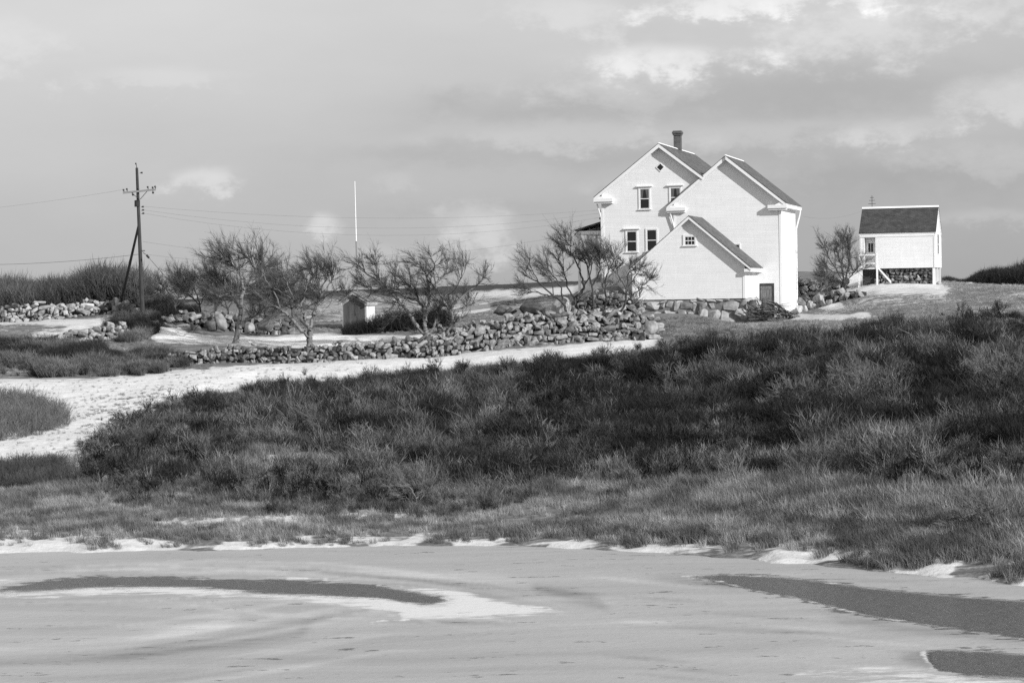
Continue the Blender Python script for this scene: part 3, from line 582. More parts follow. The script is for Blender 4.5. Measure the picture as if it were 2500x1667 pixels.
Pf, pxf, pyf, rf = sprinkle(30000, 76, 104, 18)
hb = sample_mask(HM, pxf, pyf); kf = (hb > .02) & (hb < .8) & (pyf > 1130) & (rf.random(len(pxf)) < .30 * smooth(VN2.fbm(Pf[:, 0] * .4 + 3, Pf[:, 1] * .5, 3), .40, .58))
Pf = Pf[kf]; nf_ = len(Pf); sf_ = rf.uniform(.22, .62, nf_)
scatter('scrub_edge', 'low mixed stems where the scrub thins into the shore grass', Pf, np.stack([sf_ * 1.1, sf_ * 1.1, sf_], 1), rf.beta(1.2, 2.0, nf_) * .8, PC_SCRUB, 7, 8)
Pf, pxf, pyf, rf = sprinkle(30000, 80, 154, 19)
kf = (sample_mask(HM, pxf, pyf) > .55) & (rf.random(len(pxf)) < .42 * smooth(VN3.fbm(Pf[:, 0] * .42 + 77, Pf[:, 1] * .36, 3), .50, .62)); Pf = Pf[kf]; nf_ = len(Pf); sf_ = rf.uniform(.9, 2.1, nf_)
scatter('tall_grass', 'stands of pale bent grass among the scrub', Pf, np.stack([sf_ * .9, sf_ * .9, sf_ * .85], 1), rf.uniform(.1, .55, nf_), PC_GRASS, 6, 9)

# dead grass: the shore band, and turf round the walls and yards
P, px, py, r = sprinkle(60000, 60, 104, 12)
shz = P[:, 2]; snw_ = sample_mask(SM, px, py); hm = sample_mask(HM, px, py)
dens = smooth(shz - .16 * smooth(px, 1500, 2200), .10, .30) * (1 - .92 * smooth(hm, .5, .9)) * (1 - .88 * snw_) * (px > -60)
bushy = VN2.fbm(P[:, 0] * .35, P[:, 1] * .35, 3)
keep = r.random(len(px)) < dens * smooth(bushy, .12, .42) * .85
k2 = (shz > .05) & (shz <= .25) & (VN1.fbm(P[:, 0] * .9, P[:, 1] * .9, 2) > .55) & (r.random(len(px)) < .5)
k2 = k2 | ((shz > .08) & (shz < .40) & (px > 1600) & (VN1.fbm(P[:, 0] * 1.3, P[:, 1] * 1.1, 2) > .62) & (r.random(len(px)) < .4))
keep |= k2
P, px, py, bushy, k2 = P[keep], px[keep], py[keep], bushy[keep], k2[keep]; n = len(P)
right = smooth(px, 1000, 2000)
tone = .20 + .70 * smooth(VN3.fbm(P[:, 0] * .9, P[:, 1] * 1.0, 4), .34, .66) * r.uniform(.4, 1.15, n) - .13 * right + r.normal(0, .08, n); tone = np.where(k2, r.uniform(.03, .4, n), tone)
s = (.45 + .55 * bushy + .35 * right) * r.uniform(.6, 1.2, n) * (.75 + .5 * smooth(P[:, 2], .3, 1.2))
scatter('grass', 'pale dead grass along the pond shore', P, np.stack([s, s, s * 1.1], 1), tone, PC_GRASS, 6, 2)

P, px, py, r = sprinkle(90000, 140, 215, 13)
sn_ = sample_mask(SM, px, py); keep = (sn_ < .55) & (r.random(len(px)) < .42 * (1 - sn_)) & ((px > 1480) | (VN1.fbm(P[:, 0] * .4, P[:, 1] * .4, 3) > .5)) & ~((px > 1440) & (px < 1945) & (P[:, 1] > 177))
keep &= ~((px > 330) & (px < 1210) & (P[:, 1] > 153) & (P[:, 1] < 176) & (sn_ > .2))
P, px, py = P[keep], px[keep], py[keep]; n = len(P)
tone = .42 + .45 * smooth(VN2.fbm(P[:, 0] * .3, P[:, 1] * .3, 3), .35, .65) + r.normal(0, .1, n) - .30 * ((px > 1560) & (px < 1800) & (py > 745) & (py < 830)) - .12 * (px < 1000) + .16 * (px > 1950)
s = r.uniform(.22, .6, n) * (1 + .5 * ((px > 1560) & (px < 1840) & (py > 745)))
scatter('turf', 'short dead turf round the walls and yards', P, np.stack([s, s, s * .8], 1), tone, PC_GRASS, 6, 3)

P, px, py, r = sprinkle(40000, 92, 150, 15, -60, 900)
keep = (sample_mask(SM, px, py) > .8) & (r.random(len(px)) < .03 + .42 * smooth(px + (py - 960) * .6, 170, 330) * smooth(py, 930, 990) * (VN1.fbm(P[:, 0] * .7, P[:, 1] * .7, 3) > .5))
P = P[keep]; n = len(P); s = r.uniform(.12, .38, n)
scatter('snow_grass', 'thin grass blades poking through the snow', P, np.stack([s, s, s * .8], 1), r.uniform(.1, .5, n), PC_GRASS, 6, 6)

# briars at the foot of the walls on the left, and the bank below the pole
BRI = [([(-60, 838), (60, 842), (150, 858), (240, 856), (300, 862), (420, 868), (470, 900), (380, 912), (250, 922), (100, 918), (-60, 924)], 1.0), ([(255, 800), (290, 775), (380, 768), (400, 785), (380, 815), (330, 838), (280, 835)], 1.0)]
BM = poly_mask(BRI, -100, 700, 200, 60, 4, 1)
P, px, py, r = sprinkle(50000, 143, 182, 14, -60, 500)
gp = VN3.fbm(P[:, 0] * .55 + 20, P[:, 1] * .5, 3); rg = VN1.fbm(P[:, 0] * .5, P[:, 1] * .4 + 60, 3)
keep = (sample_mask(BM, px, py) + (rg - .5) * .9 > .5) & (r.random(len(px)) < .42 * smooth(gp, .30, .50))
P = P[keep]; px = px[keep]; gp = gp[keep]; n = len(P); s = r.uniform(.25, .9, n) * (.5 + .9 * smooth(gp, .34, .62)) * np.where(px > 255, .75, 1)
scatter('briars', 'tangled grey briars at the foot of the field walls', P, np.stack([s * 1.2, s * 1.2, s], 1), .06 + .62 * smooth(VN2.fbm(P[:, 0] * .55, P[:, 1] * .5, 3), .40, .66) * r.uniform(.4, 1.1, n) + np.abs(r.normal(0, .04, n)), PC_SCRUB, 7, 4)
# thicket on the ridge behind the far-left wall, and the far thicket on the right
def thicket(name, label, n, d0, d1, xa, xb, hfun, tone0, seed, sc_=1.0):
    P, px, py, r = sprinkle(n, d0, d1, seed, xa, xb); hh = hfun(px); s = hh * r.uniform(.5, 1.05, len(px)); keep = hh > .3
    return scatter(name, label, P[keep], np.stack([s * sc_, s * sc_, s], 1)[keep], (tone0 + .10 * smooth(VN1.fbm(P[:, 0] * .3, P[:, 1] * .3, 3), .35, .65) + r.normal(0, .02, len(px)))[keep], PC_SCRUB, 7, seed)
thicket('thicket', 'grey leafless thicket along the ridge behind the field wall', 2600, 194, 222, -60, 345, lambda x: 3.1 + .8 * smooth(x, 60, 300) + .5 * np.sin(x / 23.) * np.sin(x / 61. + 1), .22, 21, .75)
thicket('thicket', 'dark thicket on the far slope at the right edge of the frame', 2600, 236, 262, 2310, 2560, lambda x: .8 + 2.0 * smooth(x, 2320, 2520) + .25 * np.sin(x / 19.), .02, 22, .9)
thicket('thicket', 'low dark brush between the utility pole and the orchard', 700, 180, 200, 345, 480, lambda x: 1.4 + .3 * np.sin(x / 15.) - .5 * smooth(x, 420, 480), .07, 23, .9)
#PART2
# ------------------------------------------------------------------ buildings
class LB(MB):                              # mesh builder whose input is shifted by o into the thing's own frame
    def __init__(s, o): super().__init__(); s.o = o
    def build(s, name, mat, parent=None, loc=None, smooth_=False):
        s.v = [(x + s.o[0], y + s.o[1], z + s.o[2]) for x, y, z in s.v]; return super().build(name, mat, parent, loc, smooth_)
def roof_uv(me, xm, slope):
    uv = me.uv_layers.new(name='UVMap'); k_ = math.sqrt(1 + slope * slope)
    for l in me.loops: q = me.vertices[l.vertex_index].co; uv.data[l.index].uv = (q.y, abs(q.x - xm) * k_)
def gable_block(T, o, x0, x1, y0, y1, zb, apex, slope, ovs, ovf, wall_mat, roof_mat, returns=0.0, corner=.14, ridge_mat=None, wall_cb=None, rake_h=.26, clip=None, ovl=None, ridge=.14):
    xm = (x0 + x1) / 2; hw = (x1 - x0) / 2; th = .045; ovf0 = ovf
    ze = apex - slope * hw - .16; zt = apex - .16
    B = LB(o)
    if wall_cb: wall_cb(B, xm, ze, zt)
    else: B.prism([(x0, zb), (x1, zb), (x1, ze), (xm, zt), (x0, ze)], y0, y1)
    B.build('wall', wall_mat, T)
    for s in (-1, 1):                      # roof slopes with soffit and rakes beneath
        ovf = (ovl if (ovl is not None and s < 0) else ovf0)
        tip = (xm + s * (hw + ovs), apex - slope * (hw + ovs))
        if clip is not None and s > 0: tip = (clip, apex - slope * (clip - xm))     # the wing's roof takes over here
        P = [(xm, apex), (xm, apex - th), (tip[0], tip[1] - th), tip]
        if s > 0: P = P[::-1]
        R = LB(o); R.prism(P, y0 - ovf - .03, y1 + ovf + .03); r_ = R.build('roof', roof_mat, T); roof_uv(r_.data, xm + o[0], slope)
        P = [(xm, apex - th - .003), (xm, apex - th - .053), (tip[0] - s * .03, tip[1] - th - .053), (tip[0] - s * .03, tip[1] - th - .003)]
        if s > 0: P = P[::-1]
        LB(o).prism(P, y0 - ovf, y1 + ovf).build('soffit', M['white_trim'], T)
        for ya, yb in ((y0 - ovf - .012, y0 - ovf + .03), (y1 + ovf - .03, y1 + ovf + .012)):
            P = [(xm + s * .002, apex - th - .058), (xm + s * .002, apex - th - .058 - rake_h), (tip[0] - s * .02, tip[1] - th - .058 - rake_h * .8), (tip[0] - s * .02, tip[1] - th - .058)]
            if s > 0: P = P[::-1]
            LB(o).prism(P, ya, yb).build('rake_board', M['white_trim'], T)
        if clip is not None and s > 0: continue
        # frieze board against the wall
        P = [(xm + s * .003, zt - .02), (xm + s * .003, zt - .30), (xm + s * (hw - .01), ze - .30), (xm + s * (hw - .01), ze - .02)]
        if s > 0: P = P[::-1]
        LB(o).prism(P, y0 - .035, y0 - .002).build('frieze_board', M['white_trim'], T)
        xa, xb = sorted((xm + s * (hw + .002), xm + s * (hw + ovs - .06)))
        LB(o).box(xa, xb, y0 - ovf + .04, y1 + ovf - .04, tip[1] - th - .30, tip[1] - th - .07).build('eave_cornice', M['white_trim'], T)
        if returns:
            wz = [(xm + s * (hw + ovs - .03), tip[1] - th - .11), (xm + s * (hw + ovs - .03), tip[1] - th - .06), (xm + s * (hw + ovs - .55), tip[1] - th - .06 + slope * .5 - rake_h), (xm + s * (hw + ovs - .95), tip[1] - th - .11)]
            if s < 0: wz = wz[::-1]
            LB(o).prism(wz[::-1], y0 - ovf + .035, y0 - .004).build('cornice_block', M['white_trim'], T)
            xa, xb = sorted((xm + s * (hw - returns), xm + s * (hw + ovs + .02)))
            LB(o).box(xa, xb, y0 - ovf - .015, y0 - .003, tip[1] - th - .36, tip[1] - th - .10).box(xa + .04, xb - .04, y0 - ovf + .08, y0 - .003, tip[1] - th - .50, tip[1] - th - .363).build('eave_return', M['white_trim'], T)
        if corner:
            xa, xb = sorted((xm + s * hw, xm + s * (hw - corner))); xc, xd = sorted((xm + s * hw, xm + s * (hw + .03)))
            LB(o).box(xa, xb, y0 - .03, y0 - .003, zb, ze - .31).box(xc + (.001 if s > 0 else 0), xd - (.001 if s < 0 else 0), y0 - .03, y0 + corner, zb, ze - .33).build('corner_board', M['white_trim'], T)
            LB(o).box(xc + (.001 if s > 0 else 0), xd - (.001 if s < 0 else 0), y1 - corner, y1 + .03, zb, ze - .33).build('corner_board', M['white_trim'], T)
    if ridge_mat:
        LB(o).prism([(xm - ridge, apex - slope * ridge + .004), (xm + ridge, apex - slope * ridge + .004), (xm, apex + .035)], y0 - ovf - .04, y1 + ovf + .04).build('ridge_cap', ridge_mat, T)
    return xm, ze
def window(T, o, xa, xb, za, zb, y, cols=1, rows=2, hood=False, curtain=False, cas=.10):
    W = LB(o)
    W.box(xa - cas, xa, y - .055, y - .003, za - .02, zb + cas).box(xb, xb + cas, y - .055, y - .003, za - .02, zb + cas).box(xa, xb, y - .055, y - .003, zb, zb + cas)
    w_ = W.build('window', M['white_trim'], T)
    LB(o).box(xa - cas - .06, xb + cas + .06, y - .11, y - .003, za - .09, za - .022).build('sill', M['white_trim'], w_)
    if hood: LB(o).box(xa - cas - .16, xb + cas + .16, y - .16, y - .003, zb + cas + .05, zb + cas + .13).build('hood', M['white_trim'], w_)
    S = LB(o); sw = .045
    S.box(xa + .001, xa + sw, y - .04, y - .006, za, zb - .001).box(xb - sw, xb - .001, y - .04, y - .006, za, zb - .001).box(xa + sw, xb - sw, y - .04, y - .006, za, za + sw).box(xa + sw, xb - sw, y - .04, y - .006, zb - sw, zb - .001)
    for i in range(1, rows): zz = za + (zb - za) * i / rows; S.box(xa + sw, xb - sw, y - .043, y - .006, zz - .03, zz + .03)
    for i in range(1, cols): xx = xa + (xb - xa) * i / cols; S.box(xx - .012, xx + .012, y - .039, y - .006, za + sw, zb - sw)
    S.build('sash', M['white_trim'], w_)
    if curtain:
        for s in (0, 1):
            cxa = xa + .05 if s == 0 else xb - .05; C_ = LB(o); dx = (xb - xa) * .34 * (1 if s == 0 else -1); zm = za + (zb - za) * (.5 if curtain == 2 else .05)
            pts = [(cxa, zm), (cxa + dx * .55, zm), (cxa + dx, zb - .06), (cxa, zb - .06)]
            if s: pts = pts[::-1]
            C_.prism(pts, y - .026, y - .020).build('curtain', M['curtain'], w_)
    for i in range(rows):
        for j in range(cols):
            LB(o).box(xa + (xb - xa) * j / cols + .004, xa + (xb - xa) * (j + 1) / cols - .004, y - .016, y - .005, za + (zb - za) * i / rows + .004, za + (zb - za) * (i + 1) / rows - .004).build('pane', M['glass'], w_)
    return w_
def downspout(T, o, pts, r=.045): return LB(o).tube(pts, r, 6).build('downspout', M['white_trim'], T)

RZ = -math.radians(13.8); BO = np.array([20.828, 186.0, 0])
rx = np.array([math.cos(RZ), math.sin(RZ), 0]); ry = np.array([-math.sin(RZ), math.cos(RZ), 0])
def house_thing(name, label, xm, y0, zb):
    P = BO + rx * xm + ry * y0; return thing(name, label, 'house', (P[0], P[1], zb), RZ), (-xm, -y0, -zb)

# the main house
T, o = house_thing('farmhouse', 'tall white clapboard house with sash windows and a brick chimney', -9.36, .05, 6.6)
xm, ze = gable_block(T, o, -14.03, -4.70, .05, 15.9, 6.6, 19.3, .775, .55, .42, M['white_siding'], M['roof'], returns=.95, ridge_mat=M['snow'], clip=-5.9, ridge=.08)
window(T, o, -10.99, -10.24, 14.23, 15.79, .05, hood=True, curtain=2); window(T, o, -8.58, -7.80, 14.30, 15.80, .05, hood=True, curtain=1)
window(T, o, -12.08, -11.30, 10.92, 12.51, .05, hood=True); window(T, o, -10.49, -9.71, 10.95, 12.60, .05, hood=False)
D = LB(o); c_, s_ = -9.33, 17.43; D.prism([(c_ - .36, s_), (c_, s_ - .36), (c_ + .36, s_), (c_, s_ + .36)], .0, .048); dw = D.build('diamond_window', M['white_trim'], T)
LB(o).prism([(c_ - .27, s_), (c_, s_ - .27), (c_ + .27, s_), (c_, s_ + .27)], -.008, -.001).build('pane', M['glass'], dw)
downspout(T, o, [(-14.50, .02, 15.0), (-14.42, .05, 14.75), (-14.10, .07, 13.6), (-14.09, .07, 6.7)], .06)
C_ = LB(o); C_.box(-9.65, -9.07, 8.0, 8.58, 18.3, 20.38); ch = C_.build('chimney', M['brick'], T)
LB(o).box(-9.71, -9.01, 7.94, 8.64, 20.381, 20.50).box(-9.76, -8.96, 7.89, 8.69, 20.502, 20.66).box(-9.70, -9.02, 7.95, 8.63, 20.662, 20.74).build('chimney_cap', M['brick'], ch)
pr = LB(o).prism([(-16.9, 12.70), (-14.04, 13.50), (-14.04, 13.62), (-16.9, 12.80)], 3.0, 10.5).build('porch_roof', M['roof'], T); roof_uv(pr.data, o[0] - 16, .3)
LB(o).box(-16.8, -14.05, 3.1, 10.4, 12.42, 12.69).build('porch_beam', M['white_trim'], T)
for y_ in (3.3, 6.7, 10.2): LB(o).box(-16.7, -16.52, y_ - .09, y_ + .09, 6.8, 12.415).build('porch_post', M['white_trim'], T)
for z_ in (14.1, 13.5, 12.7): LB(o).bar((-14.06, .4, z_), (-14.32, .4, z_ + .03), .03).bar((-14.27, .4, z_ + .0), (-14.27, .4, z_ + .16), .05).build('insulator', M['metal'], T)

# the tall windowless wing
T, o = house_thing('gabled_wing', 'tall blank white gable wing with a weathered door beside the woodpile', -4.16, 0, 4.4)
gable_block(T, o, -8.32, 0, 0, 8.73, 4.4, 18.2, .81, .52, .45, M['white_siding'], M['roof'], returns=.95, ridge_mat=M['snow'], ovl=.30, ridge=.08)
downspout(T, o, [(-8.72, -.12, 14.1), (-8.62, -.10, 13.9), (-8.30, -.07, 12.7), (-8.28, -.07, 6)], .06)
downspout(T, o, [(.42, 8.9, 14.1), (.40, 8.85, 13.8), (.10, 8.72, 12.6), (.09, 8.70, 4.6)], .06)
window(T, o, -3.95, -3.22, 10.05, 11.32, 0, cols=1, rows=2, cas=.07)
LB(o).box(-1.72, -.60, -.02, -.003, 5.6, 8.26).build('dark_door_sheet', M['core'], T)  # flat dark sheet on the wall, standing in for the shaded door gap
dr = LB(o).box(-1.66, -.80, -.055, -.022, 5.6, 8.05).build('door', M['old_door'], T)
for z_ in (6.1, 7.1, 7.8): LB(o).box(-1.62, -.84, -.075, -.057, z_, z_ + .12).build('batten', M['old_door'], dr)
LB(o).box(-1.42, -1.22, -.35, -.15, 5.2, 7.1).build('door_post', M['old_door'], T)

# the low front shed on its stone base
T, o = house_thing('front_shed', 'low white gabled shed on a fieldstone base in front of the wing', -6.09, -6.0, 4.3)
gable_block(T, o, -10.2, -1.98, -6.0, -.02, 7.17, 13.44, .85, .55, .40, M['white_siding'], M['roof'], returns=0, corner=.16, rake_h=.18)
window(T, o, -6.48, -5.70, 11.22, 11.88, -6.0, cols=3, rows=2, cas=.13)
LB(o).box(-10.50, -10.24, -6.22, -5.96, 5.3, 9.2).build('corner_post', M['white_trim'], T)
LB(o).box(-10.16, -2.02, -5.93, -.05, 3.6, 7.165).build('foundation_core', M['mortar'], T)
SHED, SHED_O = T, o

# ------------------------------------------------------------------ stones
def stone_mesh(seed, fl=1.0):
    r = np.random.default_rng(seed); bm = bmesh.new()
    for i in range(16):
        v = r.normal(size=3); v /= np.linalg.norm(v); v = np.sign(v) * np.abs(v) ** .58; v /= max(np.abs(v).max(), .9); v *= r.uniform(.82, 1.05); bm.verts.new(v * .5)
    bmesh.ops.convex_hull(bm, input=bm.verts[:]); bmesh.ops.delete(bm, geom=[v for v in bm.verts if not v.link_faces], context='VERTS')
    me = bpy.data.meshes.new('stone'); bm.to_mesh(me); bm.free(); return me
STONE = {}
for mn in ('stone', 'pale_stone', 'dark_stone'):
    L_ = []
    for i in range(14):
        me = stone_mesh(100 + i); me.materials.append(M[mn]); L_.append(me)
    STONE[mn] = L_
def put_stone(T, loc, size, r, kind='stone', tilt=.3, yaw=None):
    s = bpy.data.objects.new('stone', STONE[kind][int(r.integers(14))]); COL.objects.link(s); s.parent = T
    s.location = tuple(map(float, loc)); s.scale = tuple(map(float, size)); s.rotation_euler = (r.normal(0, tilt), r.normal(0, tilt), (r.normal(0, .3) if yaw is None else yaw + r.normal(0, .3)))
    return s
def stone_wall(name, label, path, size, seed, kind='stone', batter=.25, thick=.9, group='dry stone walls', kinds=None, top=.1, back=False):
    """path: (px, depth, height) stations; stones are laid in uneven courses on the ground there"""
    r = np.random.default_rng(seed); G = [on_ground(px_, d_) for px_, d_, h_ in path]; Hh = [p_[2] for p_ in path]
    seg = np.array([0] + [np.linalg.norm(G[i + 1][:2] - G[i][:2]) for i in range(len(G) - 1)]).cumsum(); Ltot = seg[-1]
    T = thing(name, label, 'wall', G[0], 0, group); T['kind'] = 'thing'
    def P(s): return np.array([np.interp(s, seg, [g_[k_] for g_ in G]) for k_ in range(2)])
    def hgt(s): return np.interp(s, seg, Hh)
    zc = -.1; rows = 0; cnt = 0
    while zc < max(Hh):
        ch_ = size * r.uniform(.62, .85) * (1.2 if rows == 0 else 1); s = r.uniform(-.2, .2)
        while s < Ltot:
            wd = size * float(np.clip(r.lognormal(0, .48), .45, 2.8)); hh = ch_ * r.uniform(.85, 1.35); sm = s + wd / 2
            p_ = P(sm); q_ = P(sm + .05) - P(sm - .05); yaw = math.atan2(q_[1], q_[0]); nrm = np.array([math.sin(yaw), -math.cos(yaw)])   # faces the viewer side
            if zc + hh * .6 < hgt(sm) * r.uniform(1 - top, 1 + top):
                off = thick / 2 - batter * max(zc, 0) + r.normal(0, .11); gz = float(terrain_z(p_[0] + nrm[0] * off, p_[1] + nrm[1] * off))
                gz = min(gz, float(terrain_z(p_[0], p_[1])) + .3)
                kk = kind if kinds is None else kinds[int(r.integers(len(kinds)))]
                put_stone(T, (p_[0] + nrm[0] * off - G[0][0], p_[1] + nrm[1] * off - G[0][1], gz + zc + hh * .45 - G[0][2] + r.normal(0, .07)), (wd * r.uniform(.95, 1.3), size * r.uniform(.9, 1.6), hh * r.uniform(.9, 1.5)), r, kk, .33, yaw + r.uniform(-.6, .6)); cnt += 1
            s += wd * .96
        zc += ch_ * .92; rows += 1
    # dark inner mesh, added to block light through the gaps between stones
    n = max(8, int(Ltot / .6)); V = []; Fc = []
    for i in range(n + 1):
        s = Ltot * i / n; p_ = P(s); q_ = P(min(s + .3, Ltot)) - P(max(s - .3, 0)); yaw = math.atan2(q_[1], q_[0]); nr = np.array([math.sin(yaw), -math.cos(yaw)]); h_ = hgt(s) * .86; gz = float(terrain_z(p_[0], p_[1]))
        bo = thick / 2 - .10; to = thick / 2 - batter * h_ - .12
        for a_, z_ in ((bo, gz - .4), (to, gz + h_), (-thick / 2, gz + h_ * .9), (-thick / 2, gz - .4)): V.append((p_[0] + nr[0] * a_ - G[0][0], p_[1] + nr[1] * a_ - G[0][1], z_ - G[0][2]))
    for i in range(n):
        for k_ in range(4): a_ = i * 4 + k_; b_ = i * 4 + (k_ + 1) % 4; Fc.append((a_, b_, b_ + 4, a_ + 4))
    Fc += [(3, 2, 1, 0), tuple(n * 4 + q for q in range(4))]
    obj('rubble_core', mesh('rubble_core', V, Fc), M['core'], T)
    return T, cnt
def boulder(name, label, px, py, Y, w_, h_, kind='stone', seed=0, group='boulders along the yard', rz=.2, sink=.2):
    r = np.random.default_rng(900 + seed); q = at(px, py, Y); g_ = on_ground(px, Y)
    bm = bmesh.new(); bmesh.ops.create_icosphere(bm, subdivisions=3, radius=.5)
    pl = [(lambda v: v / np.linalg.norm(v))(r.normal(size=3)) for _ in range(14)]; dl = r.uniform(.27, .44, 14)
    for v in bm.verts:
        p_ = np.array(v.co)
        for n_, d_ in zip(pl, dl):
            e_ = p_ @ n_ - d_
            if e_ > 0: p_ = p_ - n_ * e_ * .95
        p_ = p_ * (1 + .07 * (VN1.fbm(p_[0] * 4 + seed * 3, p_[1] * 4 + p_[2] * 5, 3) - .5)); v.co = p_ * np.array([w_, min(w_, h_) * .9, h_]) * 1.1
    me = bpy.data.meshes.new(name); bm.to_mesh(me); bm.free(); me.polygons.foreach_set('use_smooth', [True] * len(me.polygons))
    b_ = obj(name, me, M[kind], None, (q[0], q[1], q[2])); b_.rotation_euler = (0, rz, r.uniform(-.3, .3)); tag(b_, label, 'boulder', group); return b_

ct = []
ct.append(stone_wall('stone_wall', 'long low fieldstone wall running below the bare apple trees', [(415, 151, .75), (520, 151.5, .95), (640, 152, 1.05), (760, 152, 1.0), (880, 152, 1.05), (1000, 151.5, 1.15), (1060, 151, 1.3)], .31, 1, batter=.2, kinds=['stone', 'stone', 'dark_stone'])[1])
ct.append(stone_wall('stone_wall', 'broad high pile of rounded fieldstones below the white shed', [(1055, 152, 1.2), (1130, 152.5, 1.5), (1240, 153, 1.75), (1340, 153, 1.95), (1450, 153.5, 1.95), (1540, 154, 1.75), (1605, 154.5, 1.2)], .36, 2, batter=.75, thick=1.6)[1])
ct.append(stone_wall('stone_wall', 'short upper tier of fieldstones on the snow ledge behind the apple tree', [(1090, 160, .75), (1180, 160.5, .95), (1290, 161, 1.0), (1400, 161.5, .95), (1500, 162, .9), (1580, 163, .6)], .34, 3, batter=.5, thick=1.2)[1])
ct.append(stone_wall('stone_wall', 'rough stone wall of the yard behind the leaning apple trees', [(395, 172, .7), (450, 173, 1.1), (540, 174, 1.2), (630, 174, 1.2), (720, 174.5, .9)], .40, 4, batter=.25, kinds=['stone', 'dark_stone'])[1])
ct.append(stone_wall('stone_wall', 'pale sunlit field wall crossing the far left ridge', [(-60, 186, 1.25), (80, 186, 1.2), (180, 186, 1.15), (255, 186.5, 1.15)], .36, 5, batter=.15, kinds=['pale_stone', 'pale_stone', 'stone'])[1])
ct.append(stone_wall('stone_wall', 'dark tumbled wall corner beside the foot of the utility pole', [(252, 184, .9), (290, 182, 1.15), (335, 181, 1.0)], .42, 6, batter=.3, kinds=['dark_stone', 'stone'])[1])
ct.append(stone_wall('stone_wall', 'low crumbling wall sloping through the left field', [(105, 160, .5), (170, 162, .8), (230, 164, 1.0), (300, 166, 1.15)], .40, 7, batter=.25, kinds=['stone', 'pale_stone'])[1])
ct.append(stone_wall('stone_wall', 'rubble bank of fieldstones under the white house behind the young trees', [(1395, 170, 1.4), (1450, 171, 1.8), (1510, 171.5, 2.0), (1565, 172, 1.7)], .38, 8, batter=.5, thick=1.2)[1])
ct.append(stone_wall('stone_wall', 'rubble retaining wall between the tall wing and the cottage', [(1950, 197, 1.9), (1985, 197.5, 1.7), (2025, 198, 1.3), (2060, 198.5, .7)], .5, 9, batter=.5, thick=1.0, kinds=['pale_stone', 'stone'])[1])
ct.append(stone_wall('stone_wall', 'low row of stones at the edge of the track beside the wing', [(1950, 186, .85), (2000, 186, .8), (2060, 185, .7), (2110, 184, .4)], .55, 10, batter=.3, thick=.8, kinds=['pale_stone', 'stone'])[1])
for i, (a_, *q) in enumerate([('large round grey boulder at the end of the stone tier', 1373, 757, 167, 1.45, 1.75, 'pale_stone'), ('broad dark boulder in the yard bank behind the apple tree', 1300, 757, 170, 1.9, 1.1, 'dark_stone'), ('flat dark boulder furthest along the yard bank', 1235, 758, 171, 1.9, 1.0, 'dark_stone'),
        ('dark boulder wedged between the flat and the round boulders', 1340, 765, 170, 1.2, 1.0, 'dark_stone'), ('tall pale slab leaning against the yard wall', 540, 789, 171.5, .75, 1.75, 'stone'), ('squat dark boulder beside the leaning slab', 516, 797, 171.5, 1.0, 1.0, 'dark_stone'), ('grey boulder between the slab and the yard tree', 477, 803, 171, .95, .8, 'stone'),
        ('round grey boulder right of the leaning yard tree', 607, 802, 171.5, .85, .95, 'stone'), ('large rounded boulder in the yard wall behind the forked tree', 650, 795, 171.5, 1.25, 1.0, 'dark_stone'), ('pale rounded boulder at the edge of the track', 2107, 757, 182, .9, .75, 'pale_stone'), ('small pale rock alone on the cottage ridge', 2368, 693, 199, .55, .38, 'pale_stone'), ('white rock under the corner of the cottage', 2294, 692, 192.6, .5, .36, 'pale_stone'),
        ('pale block at the end of the stone pile', 1592, 803, 152.5, 1.1, .95, 'stone')]):
    boulder('boulder', a_, *q, seed=i, rz=(-.35 if 'slab' in a_ else .1))
# fieldstones of the shed's foundation
r = np.random.default_rng(77); o = SHED_O; z_ = 3.9
while z_ < 7.0:
    x_ = -10.15; hh = r.uniform(.6, 1.0)
    if z_ + hh > 7.0: hh = 7.12 - z_
    while x_ < -1.2:
        wd = r.uniform(.5, 1.35); out = max(0, (x_ + 2.6)) * .0
        if x_ + wd * .5 < -1.6 or z_ < 6.6: put_stone(SHED, (x_ + wd / 2 + o[0], -5.78 + r.normal(0, .03) - (.15 if z_ < 5.6 else 0) + o[1], z_ + hh / 2 + o[2]), (wd * 1.10, .62, hh * r.uniform(.95, 1.3)), r, ('pale_stone', 'stone', 'pale_stone')[int(r.integers(3))], .16, 0)
        x_ += wd * .88
    for y_ in np.arange(-5.2, -.3, .85): put_stone(SHED, (-2.05 + (.35 if z_ < 6.2 else .0) + r.normal(0, .08) + o[0], y_ + o[1], z_ + hh / 2 + o[2]), (.8, .95, hh * 1.1), r, 'pale_stone', .1, 0)
    z_ += hh * .96

# ------------------------------------------------------------------ cottage on the ridge
q = at(2284, 653, 194.0); zb = float(q[2]); A2 = -math.radians(15.3) + math.pi / 2
gz = 7.7
T = thing('cottage', 'small white cottage with a dark shingle roof raised on stone', 'cottage', (q[0], q[1], gz), A2); o = (0, 0, -gz)
def cot_wall(B, xm, ze, zt):
    B.prism([(0, zb), (5, zb), (5, ze), (xm, zt), (0, ze)], 0, 4.78)
    B.prism([(.75, zb), (5, zb), (5, ze), (xm, zt), (.75, ze + .75 * .82)], 4.78, 5.66)
    B.prism([(0, zb), (5, zb), (5, ze), (xm, zt), (0, ze)], 5.66, 6.0)
    B.box(.002, .12, 4.78, 5.66, ze - .32, ze + .05)
gable_block(T, o, 0, 5, 0, 6.0, zb, zb + 5.02, .82, .10, .06, M['white_siding'], M['roof_dark'], corner=.12, ridge_mat=M['snow'], wall_cb=cot_wall, rake_h=.12)
dr = LB(o).box(.68, .745, 4.84, 5.62, zb + .12, zb + 2.45).build('door', M['white_trim'], T)
LB(o).box(.66, .678, 5.0, 5.46, zb + 1.35, zb + 2.05).build('pane', M['glass'], dr)
